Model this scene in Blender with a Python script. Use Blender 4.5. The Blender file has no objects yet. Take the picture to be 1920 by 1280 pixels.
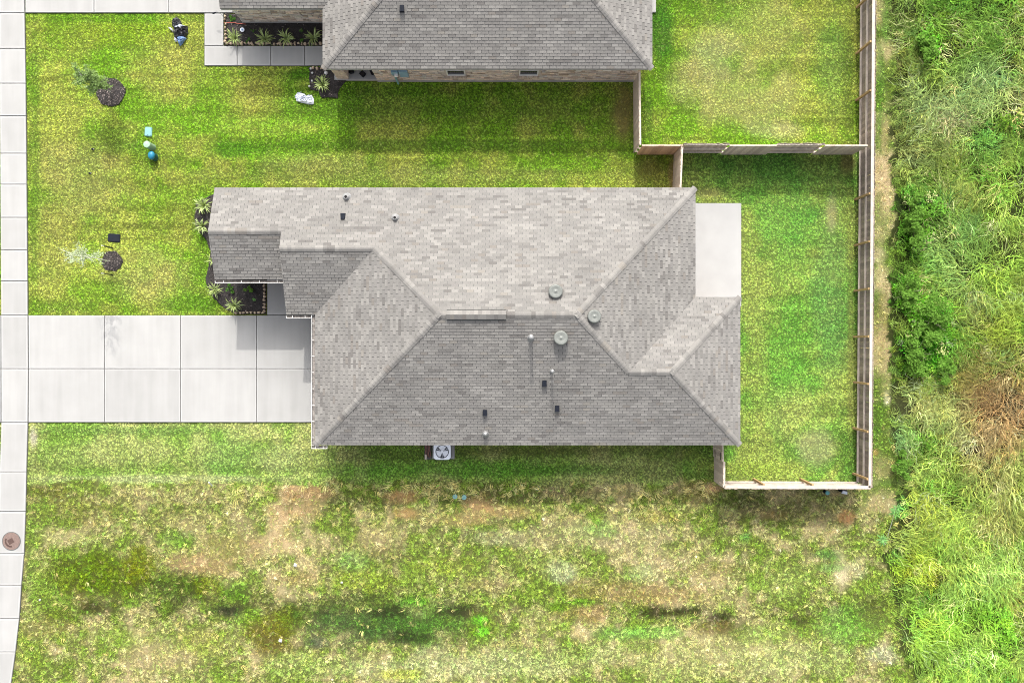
import bpy, math, random
import numpy as np
from mathutils import Matrix, Vector
R = math.radians
rng = np.random.default_rng(7)
random.seed(7)
scene = bpy.context.scene
COL = scene.collection

# ------------------------------------------------------------------ camera, world, sun, exposure
CAM_H, FPX = 40.0, 1640.0            # metres above the lawn, focal length in pixels of a 1920-wide picture
cam = bpy.data.cameras.new('camera'); cam.lens = 36.0 * FPX / 1920.0; cam.sensor_width = 36.0
cam.clip_end = 600
cam_o = bpy.data.objects.new('camera', cam); COL.objects.link(cam_o)
cam_o.location = (0, 0, CAM_H); cam_o.rotation_euler = (0, 0, 0)
scene.camera = cam_o
SUN_EL = 42.5
w = bpy.data.worlds.new('World'); scene.world = w; w.use_nodes = True
nt = w.node_tree; bg = nt.nodes['Background']
sky = nt.nodes.new('ShaderNodeTexSky'); sky.sky_type = 'NISHITA'; sky.sun_disc = False
sky.sun_elevation = R(SUN_EL); sky.sun_rotation = R(2); sky.air_density = 0.7; sky.dust_density = 5.0; sky.ozone_density = 0.6
hz = nt.nodes.new('ShaderNodeHueSaturation'); hz.inputs['Saturation'].default_value = 0.30; hz.inputs['Value'].default_value = 1.5   # thin white haze over the blue
nt.links.new(sky.outputs[0], hz.inputs['Color']); nt.links.new(hz.outputs[0], bg.inputs[0]); bg.inputs[1].default_value = 0.15
sun = bpy.data.lights.new('sun', 'SUN'); sun.energy = 2.0; sun.angle = R(0.6); sun.color = (1.0, 0.965, 0.90)
sun_o = bpy.data.objects.new('sun', sun); COL.objects.link(sun_o)
sun_o.rotation_euler = (-R(90 - SUN_EL), 0, R(2)); sun_o.location = (0, 40, 40)
vs = scene.view_settings
vs.view_transform = 'Standard'; vs.look = 'None'; vs.exposure = 1.0; vs.gamma = 1.0; vs.use_curve_mapping = False
scene.cycles.use_denoising = True
scene.cycles.denoiser = 'OPENIMAGEDENOISE'; scene.cycles.denoising_input_passes = 'RGB_ALBEDO_NORMAL'; scene.cycles.denoising_prefilter = 'NONE'
scene.cycles.use_adaptive_sampling = False
scene.cycles.filter_width = 1.0
scene.cycles.max_bounces = 4; scene.cycles.diffuse_bounces = 2; scene.cycles.transmission_bounces = 3
scene.cycles.transparent_max_bounces = 4; scene.cycles.caustics_reflective = False; scene.cycles.caustics_refractive = False

# ------------------------------------------------------------------ helpers
def G(px, py, z=0.0):                 # where a point of the photograph lies at height z
    k = (CAM_H - z) / FPX
    return ((px - 960.0) * k, (640.0 - py) * k)
def lin(c):
    c = np.asarray(c, float) / 255.0
    return np.where(c <= 0.04045, c / 12.92, ((c + 0.055) / 1.055) ** 2.4)
def L3(c, k=1.0):
    v = lin(c) * k
    return (float(v[0]), float(v[1]), float(v[2]), 1.0)

class MB:
    def __init__(s): s.v = []; s.f = []; s.c = []; s.m = []; s.cur = None; s.mi = 0
    def vert(s, p):
        s.v.append(tuple(p)); s.c.append(s.cur if s.cur is not None else (1, 1, 1)); return len(s.v) - 1
    def face(s, ids): s.f.append(list(ids)); s.m.append(s.mi)
    def poly(s, pts): s.face([s.vert(p) for p in pts])
    def box(s, x0, x1, y0, y1, z0, z1):
        i = [s.vert(p) for p in ((x0,y0,z0),(x1,y0,z0),(x1,y1,z0),(x0,y1,z0),(x0,y0,z1),(x1,y0,z1),(x1,y1,z1),(x0,y1,z1))]
        for q in ((3,2,1,0),(4,5,6,7),(0,1,5,4),(1,2,6,5),(2,3,7,6),(3,0,4,7)): s.face([i[k] for k in q])
    def obox(s, c, ax, ay, az, hx, hy, hz):       # oriented box
        c = Vector(c); ax = Vector(ax) * hx; ay = Vector(ay) * hy; az = Vector(az) * hz
        i = [s.vert(c + a*ax + b*ay + d*az) for a, b, d in ((-1,-1,-1),(1,-1,-1),(1,1,-1),(-1,1,-1),(-1,-1,1),(1,-1,1),(1,1,1),(-1,1,1))]
        for q in ((3,2,1,0),(4,5,6,7),(0,1,5,4),(1,2,6,5),(2,3,7,6),(3,0,4,7)): s.face([i[k] for k in q])
    def prism(s, poly, z0, z1, bevel=0.0):        # poly counter-clockwise
        n = len(poly)
        if bevel > 0:
            rings = [(0, z0), (0, z1 - bevel), (bevel, z1)]
        else:
            rings = [(0, z0), (0, z1)]
        ids = []
        for off, z in rings:
            pp = inset(poly, off) if off else poly
            ids.append([s.vert((p[0], p[1], z)) for p in pp])
        for a, b in zip(ids[:-1], ids[1:]):
            for k in range(n): s.face((a[k], a[(k+1) % n], b[(k+1) % n], b[k]))
        s.face(ids[-1]); s.face(ids[0][::-1])
    def lathe(s, prof, c=(0,0,0), n=16, cap=True):
        ids = []
        for r, z in prof:
            ids.append([s.vert((c[0] + r*math.cos(2*math.pi*k/n), c[1] + r*math.sin(2*math.pi*k/n), c[2] + z)) for k in range(n)])
        for a, b in zip(ids[:-1], ids[1:]):
            for k in range(n): s.face((a[k], a[(k+1) % n], b[(k+1) % n], b[k]))
        if cap: s.face(ids[-1]); s.face(ids[0][::-1])
    def tube(s, pts, rad, n=6):
        pts = [Vector(p) for p in pts]; ids = []
        for k, p in enumerate(pts):
            d = (pts[min(k+1, len(pts)-1)] - pts[max(k-1, 0)]).normalized()
            a = d.cross(Vector((0, 0, 1)))
            if a.length < 1e-3: a = Vector((1, 0, 0))
            a.normalize(); b = d.cross(a)
            r = rad[k] if isinstance(rad, (list, tuple)) else rad
            ids.append([s.vert(p + a*r*math.cos(2*math.pi*q/n) + b*r*math.sin(2*math.pi*q/n)) for q in range(n)])
        for A, B in zip(ids[:-1], ids[1:]):
            for q in range(n): s.face((A[q], B[q], B[(q+1) % n], A[(q+1) % n]))
        s.face(ids[0]); s.face(ids[-1][::-1])
    def mesh(s, name, mats, smooth=False, attr=True):
        me = bpy.data.meshes.new(name); me.from_pydata(s.v, [], s.f); 
        if not isinstance(mats, (list, tuple)): mats = [mats]
        for m in mats: me.materials.append(m)
        if len(mats) > 1: me.polygons.foreach_set('material_index', s.m)
        if attr and any(c != (1, 1, 1) for c in s.c):
            a = me.color_attributes.new('tint', 'FLOAT_COLOR', 'POINT')
            arr = np.ones((len(s.v), 4), np.float32); arr[:, :3] = np.array(s.c, np.float32); a.data.foreach_set('color', arr.ravel())
        if smooth: me.polygons.foreach_set('use_smooth', [True] * len(s.f))
        me.update(); return me
    def build(s, name, mats, parent=None, loc=None, smooth=False):
        return put(name, s.mesh(name, mats, smooth), parent, loc)

def put(name, me, parent=None, loc=None, mat=None):
    o = bpy.data.objects.new(name, me); COL.objects.link(o)
    if parent is not None: o.parent = parent
    if mat is not None: o.matrix_local = mat
    if loc is not None: o.location = loc
    return o
def inset(poly, d):
    n = len(poly); out = []
    for k in range(n):
        p0, p1, p2 = Vector(poly[k-1][:2]), Vector(poly[k][:2]), Vector(poly[(k+1) % n][:2])
        e1 = (p1 - p0).normalized(); e2 = (p2 - p1).normalized()
        n1 = Vector((-e1.y, e1.x)); n2 = Vector((-e2.y, e2.x))
        b = n1 + n2; b = b / max(0.3, b.dot(n1)) if b.length > 1e-6 else n1
        out.append((p1.x + b.x*d, p1.y + b.y*d))
    return out
def ccw(poly):
    a = sum(poly[k-1][0]*poly[k][1] - poly[k][0]*poly[k-1][1] for k in range(len(poly)))
    return list(poly) if a > 0 else list(poly)[::-1]
def tag(o, label, cat=None, group=None, kind=None):
    o['label'] = label
    if cat: o['category'] = cat
    if group: o['group'] = group
    if kind: o['kind'] = kind
    return o
def thing(name, label, cat, loc=(0, 0, 0), rz=0.0, group=None):
    o = bpy.data.objects.new(name, None); COL.objects.link(o); o.empty_display_size = 0.2
    o.location = loc; o.rotation_euler = (0, 0, rz)
    return tag(o, label, cat, group)
def structure(o, label=None):
    o['kind'] = 'structure'
    if label: o['label'] = label
    return o

# ---- noise on arrays
def vnoise(x, y, seed):
    xi = np.floor(x).astype(np.int64); yi = np.floor(y).astype(np.int64); xf = x - xi; yf = y - yi
    def h(a, b):
        n = (a * 374761393 + b * 668265263 + seed * 974634353) & 0xffffffff
        n = ((n ^ (n >> 13)) * 1274126177) & 0xffffffff
        n = n ^ (n >> 16)
        return (n & 0xffff) / 65535.0
    u = xf*xf*(3-2*xf); v = yf*yf*(3-2*yf)
    return (h(xi,yi)*(1-u) + h(xi+1,yi)*u)*(1-v) + (h(xi,yi+1)*(1-u) + h(xi+1,yi+1)*u)*v
def fbm(x, y, size, seed, octv=4):
    t = np.zeros_like(x, float); a = 1.0; tot = 0.0
    for k in range(octv):
        t += a * vnoise(x/size*2**k + 17.3*k, y/size*2**k - 9.1*k, seed + k); tot += a; a *= 0.55
    return t / tot
def sstep(a, b, x):
    t = np.clip((x - a) / (b - a), 0, 1); return t*t*(3-2*t)

# ------------------------------------------------------------------ materials
def mat_new(name):
    m = bpy.data.materials.new(name); m.use_nodes = True
    return m, m.node_tree, m.node_tree.nodes['Principled BSDF']
def pbr(name, color, rough=0.8, scale=6.0, var=0.25, scale2=None, obj_var=0.0, attr=False, bump=0.0, bump_scale=60.0,
        metallic=0.0, stretch=None, color2=None, spec=0.3, mixpow=(0.35, 0.65)):
    m, t, b = mat_new(name); N = t.nodes; K = t.links
    b.inputs['Roughness'].default_value = rough; b.inputs['Metallic'].default_value = metallic
    b.inputs['Specular IOR Level'].default_value = spec
    tc = N.new('ShaderNodeTexCoord'); geo = N.new('ShaderNodeNewGeometry')
    src = geo.outputs['Position']
    if stretch:
        mp = N.new('ShaderNodeMapping'); mp.inputs['Scale'].default_value = stretch
        K.new(tc.outputs['Object'], mp.inputs[0]); src = mp.outputs[0]
    n1 = N.new('ShaderNodeTexNoise'); n1.inputs['Scale'].default_value = scale; n1.inputs['Detail'].default_value = 5
    K.new(src, n1.inputs['Vector'])
    rp = N.new('ShaderNodeMapRange'); rp.inputs[1].default_value = mixpow[0]; rp.inputs[2].default_value = mixpow[1]
    K.new(n1.outputs[0], rp.inputs[0])
    mx = N.new('ShaderNodeMix'); mx.data_type = 'RGBA'
    c = np.array(color[:3]); c2 = np.array(color2[:3]) if color2 is not None else c * (1 - var); c1 = c if color2 is not None else c * (1 + var * 0.6)
    mx.inputs[6].default_value = (*map(float, c1), 1); mx.inputs[7].default_value = (*map(float, c2), 1)
    K.new(rp.outputs[0], mx.inputs[0]); out = mx.outputs[2]
    def mul(out, fac_socket):
        q = N.new('ShaderNodeMix'); q.data_type = 'RGBA'; q.blend_type = 'MULTIPLY'; q.inputs[0].default_value = 1.0
        K.new(out, q.inputs[6]); K.new(fac_socket, q.inputs[7]); return q.outputs[2]
    if scale2:
        n2 = N.new('ShaderNodeTexNoise'); n2.inputs['Scale'].default_value = scale2; n2.inputs['Detail'].default_value = 3
        K.new(geo.outputs['Position'], n2.inputs['Vector'])
        r2 = N.new('ShaderNodeMapRange'); r2.inputs[1].default_value = 0.3; r2.inputs[2].default_value = 0.7
        r2.inputs[3].default_value = 1 - var * 0.7; r2.inputs[4].default_value = 1 + var * 0.5
        K.new(n2.outputs[0], r2.inputs[0]); out = mul(out, r2.outputs[0])
    if obj_var:
        oi = N.new('ShaderNodeObjectInfo'); r3 = N.new('ShaderNodeMapRange')
        r3.inputs[3].default_value = 1 - obj_var; r3.inputs[4].default_value = 1 + obj_var
        K.new(oi.outputs['Random'], r3.inputs[0]); out = mul(out, r3.outputs[0])
    if attr:
        at = N.new('ShaderNodeAttribute'); at.attribute_name = 'tint'; out = mul(out, at.outputs['Color'])
    K.new(out, b.inputs['Base Color'])
    if bump:
        n3 = N.new('ShaderNodeTexNoise'); n3.inputs['Scale'].default_value = bump_scale; n3.inputs['Detail'].default_value = 3
        K.new(geo.outputs['Position'], n3.inputs['Vector'])
        bp = N.new('ShaderNodeBump'); bp.inputs['Strength'].default_value = 0.6; bp.inputs['Distance'].default_value = bump
        K.new(n3.outputs[0], bp.inputs['Height']); K.new(bp.outputs[0], b.inputs['Normal'])
    return m
def leaf_mat(name, color=None, transl=0.35, inst=False, var=0.25):
    m = bpy.data.materials.new(name); m.use_nodes = True; t = m.node_tree; N = t.nodes; K = t.links
    N.remove(N['Principled BSDF']); out = N['Material Output']
    d = N.new('ShaderNodeBsdfDiffuse'); tr = N.new('ShaderNodeBsdfTranslucent'); ms = N.new('ShaderNodeMixShader')
    ms.inputs[0].default_value = transl
    geo = N.new('ShaderNodeNewGeometry')
    if inst:
        at = N.new('ShaderNodeAttribute'); at.attribute_type = 'INSTANCER'; at.attribute_name = 'col'; c = at.outputs['Color']
        a2 = N.new('ShaderNodeAttribute'); a2.attribute_name = 'tint'
        q0 = N.new('ShaderNodeMix'); q0.data_type = 'RGBA'; q0.blend_type = 'MULTIPLY'; q0.inputs[0].default_value = 1
        K.new(c, q0.inputs[6]); K.new(a2.outputs['Color'], q0.inputs[7]); c = q0.outputs[2]
    else:
        rgb = N.new('ShaderNodeRGB'); rgb.outputs[0].default_value = (*color[:3], 1); c = rgb.outputs[0]
        at = N.new('ShaderNodeAttribute'); at.attribute_name = 'tint'
        q0 = N.new('ShaderNodeMix'); q0.data_type = 'RGBA'; q0.blend_type = 'MULTIPLY'; q0.inputs[0].default_value = 1
        K.new(c, q0.inputs[6]); K.new(at.outputs['Color'], q0.inputs[7]); c = q0.outputs[2]
    n = N.new('ShaderNodeTexNoise'); n.inputs['Scale'].default_value = 30; K.new(geo.outputs['Position'], n.inputs['Vector'])
    r = N.new('ShaderNodeMapRange'); r.inputs[1].default_value = 0.3; r.inputs[2].default_value = 0.7
    r.inputs[3].default_value = 1 - var; r.inputs[4].default_value = 1 + var
    K.new(n.outputs[0], r.inputs[0])
    q = N.new('ShaderNodeMix'); q.data_type = 'RGBA'; q.blend_type = 'MULTIPLY'; q.inputs[0].default_value = 1
    K.new(c, q.inputs[6]); K.new(r.outputs[0], q.inputs[7])
    K.new(q.outputs[2], d.inputs[0]); K.new(q.outputs[2], tr.inputs[0])
    K.new(d.outputs[0], ms.inputs[1]); K.new(tr.outputs[0], ms.inputs[2]); K.new(ms.outputs[0], out.inputs[0])
    return m

M = {}
M['concrete'] = pbr('concrete', (0.266, 0.263, 0.254), 0.9, 1.0, 0.06, scale2=1.1, obj_var=0.05, stretch=(2.6, .22, 1.0))
M['concrete_edge'] = pbr('concrete_edge', (0.292, 0.289, 0.281), 0.85, 1.2, 0.04, scale2=1.4, obj_var=0.03)
M['joint'] = pbr('joint', (0.10, 0.10, 0.095), 0.95, 8, 0.3)
M['asphalt'] = pbr('asphalt', (0.055, 0.055, 0.055), 0.95, 20, 0.2, scale2=1.0)
M['shingle'] = pbr('shingle', (0.162, 0.156, 0.147), 0.95, 40, 0.12, scale2=0.5, attr=True, bump=0.003, bump_scale=260, spec=0.1)
M['deck'] = pbr('roof_deck', (0.10, 0.10, 0.10), 0.95, 20, 0.2)
M['white'] = pbr('white_paint', (0.55, 0.54, 0.52), 0.5, 5, 0.06, scale2=30)
M['gutter_in'] = pbr('gutter_inside', (0.20, 0.18, 0.165), 0.8, 9, 0.35)
M['stone'] = pbr('wall_stone', (0.50, 0.425, 0.36), 0.9, 14, 0.2, attr=True, bump=0.006, bump_scale=40)
M['mortar'] = pbr('mortar', (0.45, 0.40, 0.35), 0.95, 20, 0.15)
M['brick'] = pbr('brick_wall', (0.34, 0.26, 0.21), 0.9, 25, 0.3, scale2=3)
M['vent'] = pbr('vent_grey', (0.125, 0.132, 0.12), 0.55, 7, 0.12, metallic=0.0, spec=0.5)
M['lead'] = pbr('lead_flashing', (0.24, 0.24, 0.237), 0.5, 16, 0.2, metallic=0.3)
M['black'] = pbr('black_plastic', (0.008, 0.010, 0.016), 0.7, 12, 0.25, spec=0.15)
M['dark'] = pbr('dark_gap', (0.01, 0.01, 0.01), 0.9, 12, 0.2)
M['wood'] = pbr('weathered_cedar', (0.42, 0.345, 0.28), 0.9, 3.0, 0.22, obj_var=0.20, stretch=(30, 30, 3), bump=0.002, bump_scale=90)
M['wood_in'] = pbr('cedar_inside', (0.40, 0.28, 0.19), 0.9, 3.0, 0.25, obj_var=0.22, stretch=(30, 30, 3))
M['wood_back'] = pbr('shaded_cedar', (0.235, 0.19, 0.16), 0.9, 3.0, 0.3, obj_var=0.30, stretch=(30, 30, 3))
M['rail'] = pbr('rail_wood', (0.42, 0.365, 0.305), 0.85, 4.0, 0.15, obj_var=0.07, scale2=20)
M['post'] = pbr('treated_post', (0.32, 0.215, 0.10), 0.85, 6.0, 0.2, obj_var=0.12, scale2=25)
M['mulch'] = pbr('mulch', (0.032, 0.028, 0.027), 0.95, 24, 0.5, scale2=4, bump=0.03, bump_scale=30, mixpow=(0.3, 0.7))
M['chip'] = pbr('mulch_chip', (0.085, 0.075, 0.07), 0.95, 9, 0.4, attr=True)
M['edging'] = pbr('sandstone', (0.36, 0.28, 0.20), 0.9, 9, 0.2, obj_var=0.18, bump=0.01, bump_scale=30)
M['bark'] = pbr('bark', (0.20, 0.17, 0.13), 0.95, 20, 0.3)
M['palebark'] = pbr('pale_bark', (0.50, 0.50, 0.42), 0.9, 20, 0.2)
M['teal'] = pbr('teal_plastic', (0.09, 0.26, 0.27), 0.45, 10, 0.1)
M['teal_light'] = pbr('pale_blue_plastic', (0.15, 0.30, 0.31), 0.5, 10, 0.1)
M['mint'] = pbr('mint_plastic', (0.24, 0.36, 0.26), 0.45, 8, 0.1)
M['blue'] = pbr('blue_plastic', (0.015, 0.15, 0.24), 0.4, 8, 0.12)
M['teal_dark'] = pbr('dark_teal', (0.01, 0.06, 0.065), 0.5, 8, 0.15)
M['ac_white'] = pbr('condenser_top', (0.78, 0.82, 0.88), 0.45, 8, 0.06)
M['ac_dark'] = pbr('condenser_coil', (0.035, 0.04, 0.055), 0.5, 40, 0.4)
M['blade'] = pbr('fan_blade', (0.75, 0.78, 0.83), 0.4, 8, 0.08)
M['copper'] = pbr('copper_red', (0.16, 0.075, 0.06), 0.5, 14, 0.3)
M['meter'] = pbr('meter_blue', (0.17, 0.27, 0.34), 0.5, 8, 0.1)
M['glass'] = pbr('window_glass', (0.012, 0.014, 0.018), 0.12, 3, 0.3, spec=0.5)
M['rust'] = pbr('rusty_iron', (0.15, 0.105, 0.09), 0.8, 30, 0.15, scale2=9)
M['rust_dark'] = pbr('rusty_dark', (0.07, 0.042, 0.035), 0.8, 30, 0.25)
M['bag_black'] = pbr('black_fabric', (0.018, 0.018, 0.022), 0.55, 9, 0.5, spec=0.5)
M['bag_blue'] = pbr('blue_fabric', (0.12, 0.20, 0.36), 0.7, 9, 0.3)
M['bag_grey'] = pbr('grey_fabric', (0.36, 0.39, 0.45), 0.7, 9, 0.25)
M['bag_white'] = pbr('white_plastic_sheet', (0.52, 0.55, 0.62), 0.4, 7, 0.1)
M['red'] = pbr('red_hose', (0.40, 0.10, 0.07), 0.6, 9, 0.2)
M['paper'] = pbr('white_scrap', (0.5, 0.5, 0.5), 0.8, 9, 0.1)
M['grass'] = leaf_mat('grass_blades', inst=True, transl=0.18, var=0.22)
M['spike'] = leaf_mat('spiky_leaf', (0.38, 0.46, 0.19), 0.25, var=0.3)
M['shrub'] = leaf_mat('shrub_leaf', (0.07, 0.16, 0.03), 0.3, var=0.35)
M['bush'] = leaf_mat('bush_leaf', (0.115, 0.23, 0.035), 0.35, var=0.35)
M['tree_dark'] = leaf_mat('sapling_leaf', (0.17, 0.25, 0.08), 0.3, var=0.35)
M['tree_pale'] = leaf_mat('pale_sapling_leaf', (0.32, 0.38, 0.22), 0.3, var=0.3)
M['weed'] = leaf_mat('weed_leaf', (0.16, 0.33, 0.10), 0.35, var=0.3)

# ground: colour attribute (thatch, straw, clay, with shade between tufts painted in) broken up by fine noise
m, t, b = mat_new('ground'); N = t.nodes; K = t.links
at = N.new('ShaderNodeAttribute'); at.attribute_name = 'col'
geo = N.new('ShaderNodeNewGeometry')
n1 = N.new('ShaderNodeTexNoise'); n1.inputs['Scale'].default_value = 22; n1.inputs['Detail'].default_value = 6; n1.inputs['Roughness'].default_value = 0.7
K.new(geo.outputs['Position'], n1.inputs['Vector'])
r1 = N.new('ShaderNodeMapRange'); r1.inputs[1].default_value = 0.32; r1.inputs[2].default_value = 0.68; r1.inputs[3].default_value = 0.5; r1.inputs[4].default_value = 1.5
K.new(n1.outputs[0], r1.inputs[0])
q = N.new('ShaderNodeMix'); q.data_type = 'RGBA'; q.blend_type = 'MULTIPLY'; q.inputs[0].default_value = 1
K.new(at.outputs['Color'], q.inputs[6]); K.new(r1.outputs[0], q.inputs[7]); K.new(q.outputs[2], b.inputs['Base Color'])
bp = N.new('ShaderNodeBump'); bp.inputs['Strength'].default_value = 0.7; bp.inputs['Distance'].default_value = 0.04
K.new(n1.outputs[0], bp.inputs['Height']); K.new(bp.outputs[0], b.inputs['Normal'])
b.inputs['Roughness'].default_value = 0.95; b.inputs['Specular IOR Level'].default_value = 0.1
M['ground'] = m

# ------------------------------------------------------------------ what grows where, some patches holding painted shadow tones (pixel space of the ground plane, 41 px per metre)
KG = 0.90           # display colour -> albedo
def to_px(X, Y): return 960 + 41*X, 640 - 41*Y
# px, py, rx, ry, colour, strength, bare (0..1)
LAWN_BLOBS = [
 # front lawns
 (120, 60, 90, 40, (150,172,52), .5, 0), (250, 60, 120, 30, (158,180,48), .6, 0), (400, 150, 60, 60, (128,168,40), .6, 0),
 (150, 330, 100, 90, (186,178,92), .55, 0), (300, 130, 80, 60, (190,182,84), .5, 0), (480, 175, 60, 40, (186,184,76), .6, 0),
 (90, 460, 60, 90, (182,176,84), .5, 0), (280, 520, 90, 60, (188,180,96), .5, 0), (330, 420, 60, 60, (170,172,70), .4, 0),
 (215, 250, 60, 24, (120,158,44), .7, 0), (235, 275, 70, 18, (112,150,44), .6, 0), (440, 280, 60, 18, (92,150,30), .8, 0),  # first patch paints in the sapling crown's shadow
 (380, 480, 30, 120, (112,160,34), .7, 0), (360, 570, 70, 24, (108,158,34), .7, 0), (120, 575, 80, 14, (112,150,38), .7, 0),
 (64, 300, 12, 300, (120,155,45), .6, 0), (240, 34, 200, 10, (110,158,34), .7, 0), (560, 140, 40, 16, (96,150,34), .8, 0),
 (700, 190, 200, 40, (120,164,46), .5, 0), (1000, 200, 160, 40, (116,150,44), .5, .05), (1170, 215, 26, 70, (150,120,70), .7, .5),  # first two tones brightened in colour to lift the top house's shadow
 (800, 272, 420, 14, (100,142,36), .65, 0), (760, 330, 380, 22, (160,168,78), .55, 0), (600, 305, 120, 20, (168,172,84), .5, 0),
 (1215, 320, 40, 30, (128,122,56), .6, .3), (1262, 330, 10, 40, (150,118,70), .8, .6),
 # neighbour's back yard
 (1240, 60, 26, 80, (84,138,38), .85, 0), (1330, 20, 60, 40, (112,150,44), .5, 0), (1345, 95, 60, 50, (200,192,120), .5, .12),
 (1440, 60, 80, 90, (190,184,96), .5, .1), (1400, 190, 130, 60, (194,184,104), .55, .15), (1450, 245, 60, 20, (200,190,120), .5, .12),
 (1560, 120, 36, 120, (128,168,64), .6, 0), (1590, 140, 12, 130, (116,140,48), .6, 0), (1216, 200, 10, 60, (100,140,40), .6, 0), (1300, 150, 60, 50, (190,182,104), .5, .1),
 # back yard
 (1450, 320, 160, 40, (104,156,58), .5, 0), (1480, 430, 70, 90, (120,184,66), .65, 0), (1560, 560, 40, 200, (124,172,78), .6, 0),
 (1420, 640, 26, 200, (176,188,84), .55, 0), (1450, 520, 40, 50, (160,182,74), .4, 0), (1480, 770, 60, 60, (188,194,96), .5, 0), (1560, 400, 12, 40, (200,180,120), .5, .3),
 (1530, 840, 40, 40, (200,190,120), .5, .25), (1430, 880, 60, 20, (160,184,60), .5, 0), (1596, 640, 8, 260, (150,150,70), .5, .2), (1480, 670, 50, 80, (116,180,58), .5, 0),
 (1320, 362, 60, 12, (170,160,90), .6, .2), (1590, 300, 16, 30, (130,100,60), .6, .5),
 # strip south of the drive
 (200, 850, 160, 30, (182,192,98), .5, 0), (420, 850, 60, 50, (128,176,70), .5, 0), (520, 860, 60, 30, (188,196,110), .5, 0), (62, 820, 8, 22, (205,190,150), .7, .4),
 (240, 806, 200, 10, (130,170,70), .5, 0), (300, 897, 260, 8, (190,188,120), .6, .1), (900, 880, 300, 18, (110,176,48), .6, 0), (1250, 850, 80, 30, (110,130,50), .5, .1), (1000, 845, 200, 10, (110,110,50), .5, .2),
]
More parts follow.
